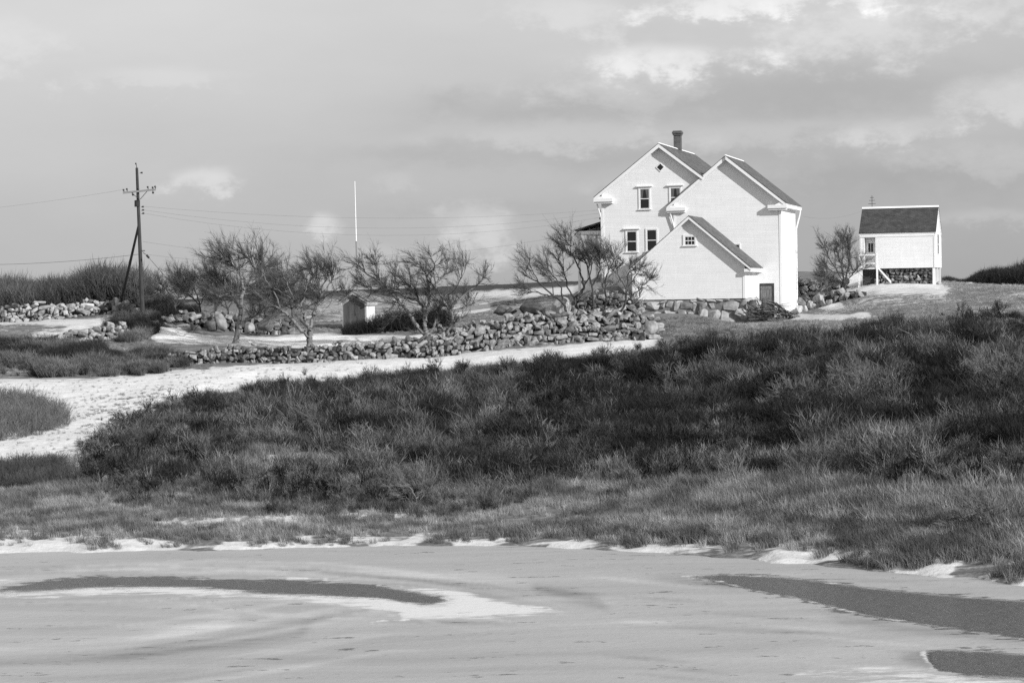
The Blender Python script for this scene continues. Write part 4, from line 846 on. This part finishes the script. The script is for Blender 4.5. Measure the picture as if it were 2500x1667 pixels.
for y_ in (5.0, 5.215, 5.43): LB(o).box(.645, .659, y_, y_ + .03, zb + 1.35, zb + 2.05).build('glazing_bar', M['white_trim'], dr)
w_ = LB(o).box(1.95, 2.75, -.05, -.033, zb + 1.05, zb + 2.75).build('window', M['white_trim'], T)
LB(o).box(2.03, 2.67, -.062, -.051, zb + 1.13, zb + 1.86).build('pane', M['glass'], w_); LB(o).box(2.03, 2.67, -.062, -.051, zb + 1.92, zb + 2.67).build('pane', M['glass'], w_)
LB(o).box(-1.0, -.01, 4.5, 6.05, zb - .04, zb + .06).build('deck', M['white_trim'], T)
for y_, zt_ in ((4.55, 1.25), (6.0, 1.25)): LB(o).box(-1.06, -.94, y_ - .07, y_ + .07, gz - .3, zb + zt_).build('porch_post', M['white_trim'], T)
for z_ in (.36, 1.05): LB(o).box(-1.03, -.97, 4.62, 5.93, zb + z_, zb + z_ + .11).build('rail', M['white_trim'], T)
LB(o).prism_x([(4.45, zb - .06), (3.45, zb - 1.25), (3.45, zb - 1.0), (4.45, zb + .10)], -.98, -.90).build('stair_stringer', M['white_trim'], T)
for i in range(4): LB(o).box(-.89, -.1, 4.22 - i * .26, 4.48 - i * .26, zb - .26 - i * .28, zb - .22 - i * .28).build('tread', M['old_door'], T)
LB(o).box(.55, 4.8, .35, 5.9, gz - .6, zb - .005).build('foundation_core', M['core'], T)
r = np.random.default_rng(5); z_ = gz - .5
while z_ < zb - .1:
    y_ = .25; hh = r.uniform(.2, .32)
    while y_ < 4.5:
        wd = r.uniform(.25, .5); put_stone(T, (.45 + r.normal(0, .04), y_ + wd / 2, z_ + hh / 2 - gz), (.5, wd * 1.1, hh * 1.15), r, ('stone', 'dark_stone')[int(r.integers(2))], .12, 0); y_ += wd * .97
    z_ += hh * .95
for x_ in (.12, 2.5, 4.85): LB(o).box(x_ - .1, x_ + .1, .04, .24, gz - .6, zb - .004).build('corner_pier', M['white_trim'], T)
an = LB(o).bar((3.4, 5.4, zb + 4.2), (3.4, 5.4, zb + 6.0), .022).build('antenna_mast', M['metal'], T)
for z_, h_ in ((5.35, .3), (5.62, .24), (5.85, .16)): LB(o).bar((3.4, 5.4 - h_, zb + z_), (3.4, 5.4 + h_, zb + z_), .018).build('antenna_rod', M['metal'], an)

# ------------------------------------------------------------------ little hut in the yard
q = at(894, 770, 178.5); gz = 4.6; A3 = -math.radians(15)
T = thing('garden_hut', 'tiny grey board hut with white slatted side behind the dark hedge', 'hut', (q[0], q[1], gz), A3); o = (0, 0, -gz)
ap = at(861, 711, 178.2)[2]; keep_trim = M['white_trim']; M['white_trim'] = mottled('worn_grey_white_paint', .30, .48, 3, .8)
gable_block(T, o, -1.85, 0, 0, 2.0, gz, ap, .62, .22, .28, M['grey_boards'], mottled('snow_dusted_roof', .08, .26, 3, .8), corner=0, rake_h=.12)
for i in range(11): LB(o).box(.003, .035, .02 + i * .18, .15 + i * .18, gz, ap - .85).build('slat', keep_trim, T)
for x_ in (-1.88,): LB(o).box(x_, x_ + .09, -.03, -.003, gz, ap - .82).build('corner_board', M['white_trim'], T)
LB(o).box(-.10, .034, -.03, -.003, gz, ap - .85).build('corner_board', M['white_trim'], T)

M['white_trim'] = keep_trim
# ------------------------------------------------------------------ utility pole, wires, masts
def gmesh(name, mb, mat, T, base): mb.v = [(x - base[0], y - base[1], z - base[2]) for x, y, z in mb.v]; return mb.build(name, mat, T)
PB = on_ground(349, 175.0); PT = at(334, 410, 175.0)
T = thing('utility_pole', 'leaning wooden utility pole with crossarm and prop pole', 'utility pole', PB)
def pa(px, py, dy=0.0): return at(px, py, 175.0 + dy)
gmesh('pole', MB().bar(PB - np.array([0, 0, .4]), PT, .17, .095, 10), M['pole'], T, PB)
gmesh('top_pin', MB().bar(PT, pa(332.5, 402), .03, .02).bar(pa(332, 402), pa(331, 398), .06, .05), M['metal'], T, PB)
gmesh('crossarm', MB().bar(pa(300, 471, -.25), pa(380, 463, -.15), .095, .095, 4), M['crossarm'], T, PB)
gmesh('brace', MB().bar(pa(320, 470, -.2), pa(340, 487, -.12), .025), M['metal'], T, PB); gmesh('brace', MB().bar(pa(360, 466, -.2), pa(342, 487, -.12), .025), M['metal'], T, PB)
for px_, py_, up in ((303, 466, 1), (311, 464, 1), (362, 459, 1), (374, 460, 1), (380, 458, 1), (324, 474, -1), (373, 469, -1), (339, 463, 1)):
    a_ = pa(px_, py_ + 3 * up, -.2); b_ = pa(px_ - (2 if up > 0 else -1), py_ - 4 * up, -.2); c_ = a_ + (b_ - a_) * .45
    gmesh('insulator', MB().bar(a_, c_, .03, .035).bar(c_, b_, .09 if up < 0 else .07, .06, 8), M['metal'], T, PB)
tb = pa(335, 505); tt = pa(335, 491); gmesh('transformer', MB().bar(tb, tt, .20, .20, 10).bar(tt, tt + np.array([0, 0, .06]), .22, .16, 10), M['metal'], T, PB)
for px_, py_ in ((350, 505), (350.5, 513), (351, 521), (347, 422)):
    gmesh('insulator', MB().bar(pa(px_ - 6, py_ + 1), pa(px_ - 1, py_), .02).bar(pa(px_ - 1, py_ + 2.0), pa(px_ - 1, py_ - 2.0), .07, .07, 8), M['metal'], T, PB)
fo = on_ground(287, 186.0); gmesh('prop_pole', MB().bar(fo - np.array([0, 0, .3]), pa(340, 543, .15), .125, .085, 9), M['pole'], T, PB)
ga = pa(348, 615); gi = at(359, 624, 174.5); gb = ground(505, 792, 150, 180)
gmesh('guy_wire', MB().bar(ga, gi, .018).bar(gi, gb, .018), M['metal'], T, PB); gmesh('guy_insulator', MB().bar(gi + (ga - gi) * .12, gi + (gb - gi) * .035, .08, .08, 8), M['metal'], T, PB)
gmesh('step_bolt', MB().bar(pa(344, 612), pa(354, 612), .03), M['metal'], T, PB)
tag_ = []
def wire(label, a, b, sag, mat, rad=.009, n=14):
    a = np.array(a); b = np.array(b); pts = [a + (b - a) * i / n - np.array([0, 0, sag * 4 * (i / n) * (1 - i / n)]) for i in range(n + 1)]
    w_ = MB(); w_.v = []; w_.tube([tuple(p - a) for p in pts], rad, 4); o_ = w_.build('overhead_wire', mat, None, tuple(a)); tag(o_, label, 'wire', 'overhead wires'); return o_
he = [BO + rx * -14.3 + ry * .55 + np.array([0, 0, z]) for z in (14.25, 13.65, 12.85)]
wire('topmost service wire from the pole to the white house', pa(350, 504), he[0], .75, M['wire']); wire('middle service wire from the pole to the white house', pa(351, 513), he[0] - np.array([0, 0, .25]), 1.25, M['wire'])
wire('third service wire from the pole to the white house', pa(351, 521), he[1], 1.5, M['wire']); wire('lowest wire from the pole to the white house above the orchard', pa(348, 590), he[2], 1.7, M['wire'], .010)
wire('dark cable from the pole out of the left edge of the frame', pa(346, 620), at(-260, 640, 188), .45, M['wire'], .016); wire('pale wire from the crossarm out of the left edge', pa(303, 463), at(-300, 530, 195), .3, M['pale_wire'], .010)
wire('dark cable from the pole falling behind the orchard crowns', pa(348, 620), at(1150, 585, 196), 1.2, M['wire'], .009)
wire('wire from the tall wing to the cottage roof', BO + rx * .6 + ry * 8.8 + np.array([0, 0, 13.6]), at(2112, 512, 197), .4, M['wire'], .008)
fb = on_ground(874, 205.0); ft = at(866, 443, 205.0); fm = fb + (ft - fb) * .55
T = thing('flagpole', 'slim bare flagpole, white above and grey below, beyond the orchard', 'flagpole', fb)
gmesh('lower_mast', MB().bar(fb, fm, .06, .055, 8), M['crossarm'], T, fb); um = gmesh('upper_mast', MB().bar(fm, ft, .056, .035, 8), M['white_trim'], T, fb)
for lb, x_, yt, d_, bar_, yb in (('taller dark post with a crossbar among the orchard trees', 634, 624, 196., (620, 660), 668), ('shorter dark post with a crossbar left of the leaning apple tree', 525, 682, 192., (513, 545), 686)):
    b_ = on_ground(x_ + 2, d_); T = thing('clothesline_post', lb, 'post', b_, 0, 'crossbar posts in the orchard')
    gmesh('post', MB().bar(b_ - np.array([0, 0, .3]), at(x_, yt, d_), .10, .09, 8), M['pole'], T, b_); gmesh('crossbar', MB().bar(at(bar_[0], yb, d_ - .12), at(bar_[1], yb, d_ - .12), .05, .05, 6), M['pole'], T, b_)

# ------------------------------------------------------------------ bare trees
def tubes(S, sides):
    S = np.array(S, float); p = S[:, 0:3]; q = S[:, 3:6]; ra = S[:, 6]; rb = S[:, 7]; d = q - p; L = np.linalg.norm(d, axis=1, keepdims=True) + 1e-9; d = d / L
    h = np.where(np.abs(d[:, 2:3]) < .9, np.array([[0, 0, 1.]]), np.array([[1., 0, 0]])); a = np.cross(d, h); a /= np.linalg.norm(a, axis=1, keepdims=True); b = np.cross(d, a)
    V = []
    for c, rr in ((p, ra), (q, rb)):
        for k_ in range(sides): t_ = 2 * math.pi * k_ / sides; V.append(c + (a * math.cos(t_) + b * math.sin(t_)) * rr[:, None])
    V = np.stack(V, 1).reshape(-1, 3); n = len(S); base_ = np.arange(n)[:, None] * 2 * sides; Fs = []
    for k_ in range(sides): j = (k_ + 1) % sides; Fs.append(np.concatenate([base_ + k_, base_ + j, base_ + sides + j, base_ + sides + k_], 1))
    return V, np.concatenate(Fs, 0)
def unit(v): return v / (np.linalg.norm(v) + 1e-9)
def tree(label, D, limbs, seed, n1=60, n2=6, n3=5, L1=1.5, bias=(-.35, 0, .35), bark='bark', twig='twig', name='bare_tree', group='bare trees', start=.35, rad=1.0, cat='tree', dens=1.3):
    if name == 'bare_tree':                # crowns are low and wind-pruned
        by = limbs[0][0][0][1]; limbs = [([(x_, by - (by - y_) * .88) for x_, y_ in p_], a_, b_) for p_, a_, b_ in limbs]
    G_ = ground(*limbs[0][0][0], lo=max(D - 9, 60), hi=D + 12); q0 = at(*limbs[0][0][0], D)
    if abs(G_[1] - D) < 8: D = float(G_[1])          # stand it where the ground is seen
    r = np.random.default_rng(seed); known = {}; S = []; spawn = []
    for li, (pts, ra, rb) in enumerate(limbs):
        Y = known.get(pts[0], D); drift = r.normal(0, .5) if li else 0; n = len(pts); Q = []
        for i, p_ in enumerate(pts):
            y_ = Y + drift * (i / max(n - 1, 1)) ** 1.1 * 2.2; known.setdefault(p_, y_); Q.append(at(p_[0], p_[1], y_))
        Q = np.array(Q)
        if li == 0: base_ = Q[0].copy(); base_[2] = min(base_[2], float(terrain_z(base_[0], base_[1]))) - .12; Q[0] = base_
        # smooth and roughen
        m = max(4, (n - 1) * 4); tt = np.linspace(0, n - 1, m + 1); R_ = np.empty((m + 1, 3))
        for k_, t_ in enumerate(tt):
            i = min(int(t_), n - 2); f_ = t_ - i; p0 = Q[max(i - 1, 0)]; p1 = Q[i]; p2 = Q[i + 1]; p3 = Q[min(i + 2, n - 1)]
            R_[k_] = .5 * ((2 * p1) + (-p0 + p2) * f_ + (2 * p0 - 5 * p1 + 4 * p2 - p3) * f_ ** 2 + (-p0 + 3 * p1 - 3 * p2 + p3) * f_ ** 3)
        R_[1:-1] += r.normal(0, .035, (m - 1, 3)); rr = np.interp(np.linspace(0, 1, m + 1), [0, 1], [ra, rb]) * rad
        if li == 0: rr[0] *= 1.5; rr[1] *= 1.15
        for k_ in range(m):
            S.append(np.r_[R_[k_], R_[k_ + 1], rr[k_], rr[k_ + 1]])
            if li == 0 and len(limbs) > 1 and k_ / m < .8: continue
            if k_ / m >= start: spawn.append((R_[k_], R_[k_ + 1], rr[k_], k_ / m))
    W_ = []; bias = np.array(bias)
    wts = np.array([.4 + s_[3] for s_ in spawn]); wts /= wts.sum()
    for j in r.choice(len(spawn), int(n1 * dens), p=wts):
        a_, b_, rr, fr = spawn[j]; f_ = r.random(); p_ = a_ + (b_ - a_) * f_; d_ = unit(unit(b_ - a_) * .7 + r.normal(size=3) * .62 + bias * .5); L = L1 * 1.45 * r.uniform(.45, 1.15) * (1.1 - .55 * fr); r1 = min(rr * .6, .026)
        seg = 4; pts = [p_]
        for k_ in range(seg): d_ = unit(d_ + r.normal(size=3) * .09 + bias * .10); pts.append(pts[-1] + d_ * L / seg)
        for k_ in range(seg): W_.append(np.r_[pts[k_], pts[k_ + 1], r1 * (1 - k_ * .2), r1 * (1 - (k_ + 1) * .2)])
        for _ in range(n2 + 2):
            k_ = r.integers(0, seg); q_ = pts[k_] + (pts[k_ + 1] - pts[k_]) * r.random(); e_ = unit(unit(pts[k_ + 1] - pts[k_]) + r.normal(size=3) * .30 + bias * .3); l2 = L * r.uniform(.3, .65); pp = [q_]
            for s_ in range(2): e_ = unit(e_ + r.normal(size=3) * .2 + bias * .2); pp.append(pp[-1] + e_ * l2 / 2)
            for s_ in range(2): W_.append(np.r_[pp[s_], pp[s_ + 1], .0105 - .0025 * s_, .008 - .0025 * s_])
            for _ in range(n3 + 1):
                s_ = r.integers(0, 2); q3 = pp[s_] + (pp[s_ + 1] - pp[s_]) * r.random(); g_ = unit(unit(pp[s_ + 1] - pp[s_]) + r.normal(size=3) * .42 + bias * .3); W_.append(np.r_[q3, q3 + g_ * l2 * r.uniform(.35, .8), .0058, .0025])
    T = thing(name, label, cat, base_, 0, group)
    V, Fc = tubes(S, 7); obj('trunk', np_mesh('trunk', V - base_, Fc, True), M[bark], T)
    V, Fc = tubes(W_, 3); obj('crown', np_mesh('crown', V - base_, Fc), M[twig], T)
    return T
tree('leaning apple tree with a high bare crown beside the stone slab', 165.5, [
    ([(575, 838), (585, 785), (588, 750), (591, 703), (606, 675), (622, 640), (636, 606)], .20, .05), ([(588, 750), (575, 722), (560, 702), (543, 680), (524, 655)], .10, .03), ([(591, 703), (592, 668), (580, 637), (556, 612), (535, 596)], .09, .025),
    ([(585, 785), (604, 772), (626, 760), (648, 735)], .10, .04), ([(606, 675), (628, 660), (655, 635), (676, 622)], .06, .02), ([(622, 640), (612, 612), (596, 592)], .05, .02), ([(560, 702), (530, 705), (505, 690)], .05, .02), ([(591, 703), (615, 700), (640, 690), (660, 668)], .05, .02)], 31, 120, 7, 5, 1.5)
tree('forked apple tree with a long limb reaching left over the yard', 160.5, [
    ([(753, 855), (756, 822), (757, 800)], .24, .18), ([(756, 822), (738, 802), (720, 780), (700, 755), (684, 741), (662, 728), (646, 716), (622, 690)], .13, .04), ([(757, 800), (746, 775), (743, 755), (733, 738), (716, 714), (703, 676), (690, 646)], .12, .03),
    ([(757, 800), (763, 768), (770, 742), (779, 713), (780, 685), (766, 650), (755, 630)], .13, .03), ([(779, 713), (800, 700), (826, 692), (846, 697), (858, 708)], .07, .02), ([(733, 738), (742, 710), (748, 680), (742, 645)], .07, .025), ([(779, 713), (800, 682), (812, 655), (806, 632)], .06, .02), ([(684, 741), (672, 700), (652, 668), (640, 640)], .06, .02), ([(780, 685), (795, 660), (790, 630)], .05, .02), ([(716, 714), (690, 700), (668, 680)], .05, .02)], 32, 135, 7, 5, 1.35)
tree('wide spreading apple tree with five limbs and a broken stub', 160.5, [
    ([(1048, 838), (1044, 822), (1040, 808)], .30, .22), ([(1040, 816), (1030, 808), (1004, 764), (984, 736), (966, 712), (948, 690), (922, 665), (897, 645), (862, 612)], .15, .03), ([(1040, 808), (1038, 785), (1040, 759), (1047, 724), (1047, 690), (1042, 655), (1020, 617)], .15, .03), ([(1038, 785), (1034, 752), (1026, 729), (1008, 693), (980, 662)], .10, .03),
    ([(1044, 822), (1062, 786), (1064, 758), (1072, 738)], .10, .04), ([(1048, 838), (1078, 822), (1100, 792), (1106, 775), (1097, 744), (1080, 715), (1066, 683), (1058, 640)], .17, .03), ([(1097, 744), (1122, 715), (1157, 683), (1186, 655)], .08, .02), ([(948, 690), (930, 695), (905, 690), (880, 672)], .06, .02), ([(922, 665), (925, 640), (915, 615)], .05, .02), ([(1047, 690), (1075, 660), (1095, 628)], .07, .02), ([(1080, 715), (1110, 690), (1125, 655), (1130, 625)], .06, .02), ([(1008, 693), (985, 700), (960, 690)], .05, .02), ([(1042, 655), (1060, 620), (1050, 596)], .05, .02), ([(1097, 744), (1130, 740), (1160, 725)], .05, .02), ([(1078, 822), (1074, 800), (1068, 784)], .22, .16)], 33, 170, 7, 5, 1.4)
tree('small dark tree arching left over the stone tier', 162.5, [([(1386, 806), (1383, 760), (1376, 735), (1352, 711), (1314, 673), (1280, 655)], .11, .025), ([(1376, 735), (1370, 690), (1352, 655), (1330, 625)], .06, .02), ([(1352, 711), (1335, 708), (1305, 700), (1285, 690)], .05, .02), ([(1314, 673), (1300, 640), (1290, 620)], .04, .015), ([(1352, 711), (1345, 665), (1335, 640)], .04, .015)], 34, 75, 7, 5, 1.3, dens=0.6, bark='dark_bark')
tree('tall dark twin-stemmed tree before the porch', 163.5, [([(1418, 792), (1410, 755), (1404, 726), (1418, 705), (1426, 686), (1420, 655), (1411, 630), (1394, 595), (1368, 578)], .13, .03), ([(1411, 630), (1425, 595), (1420, 562)], .05, .02), ([(1404, 726), (1385, 690), (1378, 650), (1362, 610)], .07, .02), ([(1426, 686), (1445, 640), (1440, 600)], .05, .02), ([(1394, 595), (1390, 575), (1380, 560)], .04, .015)], 35, 100, 7, 5, 1.25, dens=0.6, bark='dark_bark')
tree('slender dark tree standing against the corner of the house', 163.5, [([(1442, 795), (1447, 755), (1449, 732), (1444, 686), (1436, 635), (1418, 590)], .11, .03), ([(1444, 686), (1462, 650), (1465, 610), (1458, 585)], .06, .02), ([(1436, 635), (1448, 600), (1450, 570)], .05, .02), ([(1449, 732), (1466, 700), (1485, 690)], .04, .015)], 36, 85, 7, 5, 1.2, dens=0.6, bark='dark_bark')
tree('thin upright sapling between the dark tree and the shed', 164.5, [([(1480, 785), (1479, 730), (1477, 673), (1486, 642), (1476, 600)], .08, .025), ([(1477, 673), (1495, 650), (1505, 625)], .04, .015), ([(1486, 642), (1500, 615), (1495, 595)], .04, .015)], 37, 60, 7, 5, 1.1, dens=0.6, bark='dark_bark')
tree('curved young tree with fine twigs before the shed wall', 164.5, [([(1492, 792), (1508, 765), (1525, 737), (1529, 690), (1536, 650), (1540, 625)], .10, .025), ([(1529, 690), (1552, 660), (1565, 635)], .05, .02), ([(1525, 737), (1550, 705), (1575, 680), (1590, 665)], .05, .02), ([(1529, 690), (1510, 660), (1508, 630)], .04, .015), ([(1525, 737), (1545, 735), (1565, 715)], .04, .015)], 38, 100, 7, 5, 1.15, bias=(.05, 0, .45), dens=0.6, bark='dark_bark')
tree('fan-shaped bare tree beside the cottage', 196, [([(2064, 712), (2062, 690), (2058, 660), (2050, 625), (2040, 590)], .12, .03), ([(2062, 690), (2040, 650), (2022, 610), (2012, 585)], .06, .02), ([(2062, 690), (2070, 650), (2075, 610), (2068, 575)], .06, .02), ([(2062, 690), (2085, 660), (2096, 640)], .05, .02), ([(2058, 660), (2030, 655), (2010, 640)], .04, .02), ([(2062, 690), (2030, 680), (2012, 668)], .04, .02), ([(2058, 660), (2055, 610), (2060, 565)], .05, .02)], 39, 130, 7, 5, 1.2, bias=(-.1, 0, .45), dens=1, bark='dark_bark', start=.2)
for lb, sd, L_ in (('low spreading bush-like tree nearest the utility pole', 41, [([(432, 775), (428, 745), (418, 720), (405, 695), (392, 680)], .08, .02), ([(428, 745), (438, 705), (440, 670)], .05, .02), ([(428, 745), (455, 715), (465, 680)], .05, .02), ([(418, 720), (395, 705), (385, 695)], .04, .015)]),
        ('low bare tree behind the yard wall left of the slab', 42, [([(490, 780), (488, 740), (478, 705), (470, 675)], .08, .02), ([(488, 740), (505, 700), (510, 665)], .05, .02), ([(488, 740), (465, 715), (448, 690)], .05, .02)]),
        ('dark bare tree behind the leaning apple tree', 43, [([(560, 790), (556, 750), (545, 715), (540, 690)], .08, .02), ([(556, 750), (575, 715), (585, 690)], .05, .02), ([(556, 750), (535, 730), (518, 712)], .05, .02)]),
        ('tangled bare tree between the two apple trees', 44, [([(645, 790), (648, 750), (655, 715), (650, 680)], .08, .02), ([(648, 750), (672, 715), (690, 690)], .05, .02), ([(648, 750), (630, 725), (612, 705)], .05, .02), ([(655, 715), (672, 690), (668, 660)], .04, .02)]),
        ('thin bare tree behind the forked apple tree', 45, [([(712, 790), (712, 750), (708, 720), (715, 690)], .06, .02), ([(712, 750), (735, 730), (750, 715)], .04, .02), ([(712, 750), (695, 735), (680, 720)], .04, .02)])):
    tree(lb, 181, L_, sd, 80, 7, 5, 1.3, bias=(-.2, 0, .3), bark='dark_bark', twig='twig', start=.15)
# a few pale branching shrubs that stand out of the scrub
for lb, sd, px_, py_, h_ in (('pale branching shrub highest out of the dark scrub', 51, 2075, 985, 80), ('pale wind-bent shrub left of the branching shrub', 52, 1950, 1010, 70), ('pale twiggy shrub at the right end of the slope', 53, 2440, 960, 85), ('pale shrub near the left end of the scrub', 54, 735, 1070, 60), ('pale bleached shrub on the shore at the right edge', 55, 2400, 1300, 55), ('pale upright shrub low in the grass', 56, 1010, 1235, 55)):
    G_ = ground(px_, py_); k_ = h_ / 80.
    tree(lb, float(G_[1]), [([(px_, py_), (px_ + 8 * k_, py_ - 28 * k_), (px_ - 6 * k_, py_ - 50 * k_), (px_ - 22 * k_, py_ - 74 * k_)], .035, .012), ([(px_ + 8 * k_, py_ - 28 * k_), (px_ + 22 * k_, py_ - 50 * k_), (px_ + 20 * k_, py_ - 76 * k_)], .022, .01), ([(px_, py_), (px_ - 25 * k_, py_ - 35 * k_), (px_ - 50 * k_, py_ - 58 * k_)], .022, .01), ([(px_, py_), (px_ + 30 * k_, py_ - 32 * k_), (px_ + 45 * k_, py_ - 60 * k_)], .02, .01)],
         sd, 40, 5, 4, .75, bias=(-.25, 0, .35), bark='pale_bark', twig='pale_twig', name='shrub', group='pale shrubs in the scrub', start=.2, cat='shrub')

# ------------------------------------------------------------------ bushes of their own: hedge, left bushes
ARR = [shrub_clump(200 + i, 30, 1.0, .7, .020, 4) for i in range(5)]
def bush(label, pts, sizes, seed, mat, name='bush', group=None, cat='bush'):
    r = np.random.default_rng(seed); T_ = []; c_ = np.mean(pts, 0)
    for p_, s_ in zip(pts, sizes):
        a_ = r.uniform(0, 6.28); R_ = np.array([[math.cos(a_), -math.sin(a_), 0], [math.sin(a_), math.cos(a_), 0], [0, 0, 1]]); T_.append(ARR[int(r.integers(5))] @ R_.T * s_ + (p_ - c_))
    me = tris_mesh(name, np.concatenate(T_), mat); o_ = obj(name, me, None, None, tuple(c_)); return tag(o_, label, cat, group)
def bush_at(label, poly, d0, d1, n, h0, h1, seed, mat, name='bush', group=None, x0=-60, x1=2560):
    mk = poly_mask([(poly, 1.)], -100, 700, 680, 150, 4, 1); P, px, py, r = sprinkle(60000, d0, d1, seed, x0, x1); k_ = np.nonzero(sample_mask(mk, px, py) > .5)[0][:n]
    return bush(label, P[k_], r.uniform(h0, h1, len(k_)), seed, mat, name, group)
bush_at('rounded grey bush on the snow at the left edge, the upper of two', [(-60, 975), (20, 968), (90, 980), (150, 1008), (172, 1040), (100, 1062), (-60, 1085)], 100, 138, 300, .55, 1.15, 61, M['bush_grey'], 'bush', 'bushes on the snow', -60, 240)
bush_at('darker bush at the left edge below the grey bush, near the pond', [(-60, 1150), (60, 1140), (140, 1135), (180, 1155), (165, 1180), (60, 1198), (-60, 1195)], 88, 112, 200, .5, .9, 62, M['bush_dark'], 'bush', 'bushes on the snow', -60, 240)
hp = [on_ground(x, 170 + (x - 840) * .006 + dy) for x in np.arange(842, 1095, 6) for dy in (0, .6, 1.2)]
bush('dense dark low hedge between the hut and the spreading apple tree', np.array(hp), np.random.default_rng(3).uniform(1.25, 1.9, len(hp)) * np.interp([q_[0] for q_ in hp], [hp[0][0], hp[0][0] + 1.8, hp[0][0] + 3.2], [.6, .72, 1.0]), 63, M['bush_black'], 'hedge', None, 'hedge')

# ------------------------------------------------------------------ pile of cut branches by the wing door
r = np.random.default_rng(8); c0 = on_ground(1888, 180.0)
T = thing('brush_pile', 'heap of cut branches against the wing beside the old door', 'brush pile', c0)
for i in range(120):
    x_ = r.uniform(-1.3, 1.6); z_ = max(0.02, r.uniform(0, 1.35) * (1 - abs(x_) / 2.0)); L = r.uniform(.8, 2.4); a_ = r.normal(.45, .35); d_ = np.array([math.cos(a_), r.normal(0, .4), -math.sin(a_) * .7]); d_ /= np.linalg.norm(d_)
    c_ = np.array([x_, r.uniform(-.4, .5), z_ + .15]); p_ = c_ - d_ * L / 2; q_ = c_ + d_ * L / 2; q_[2] = max(q_[2], -.25); MB().bar(p_, q_, r.uniform(.025, .055), .015, 4).build('branch', M['stick'], T)
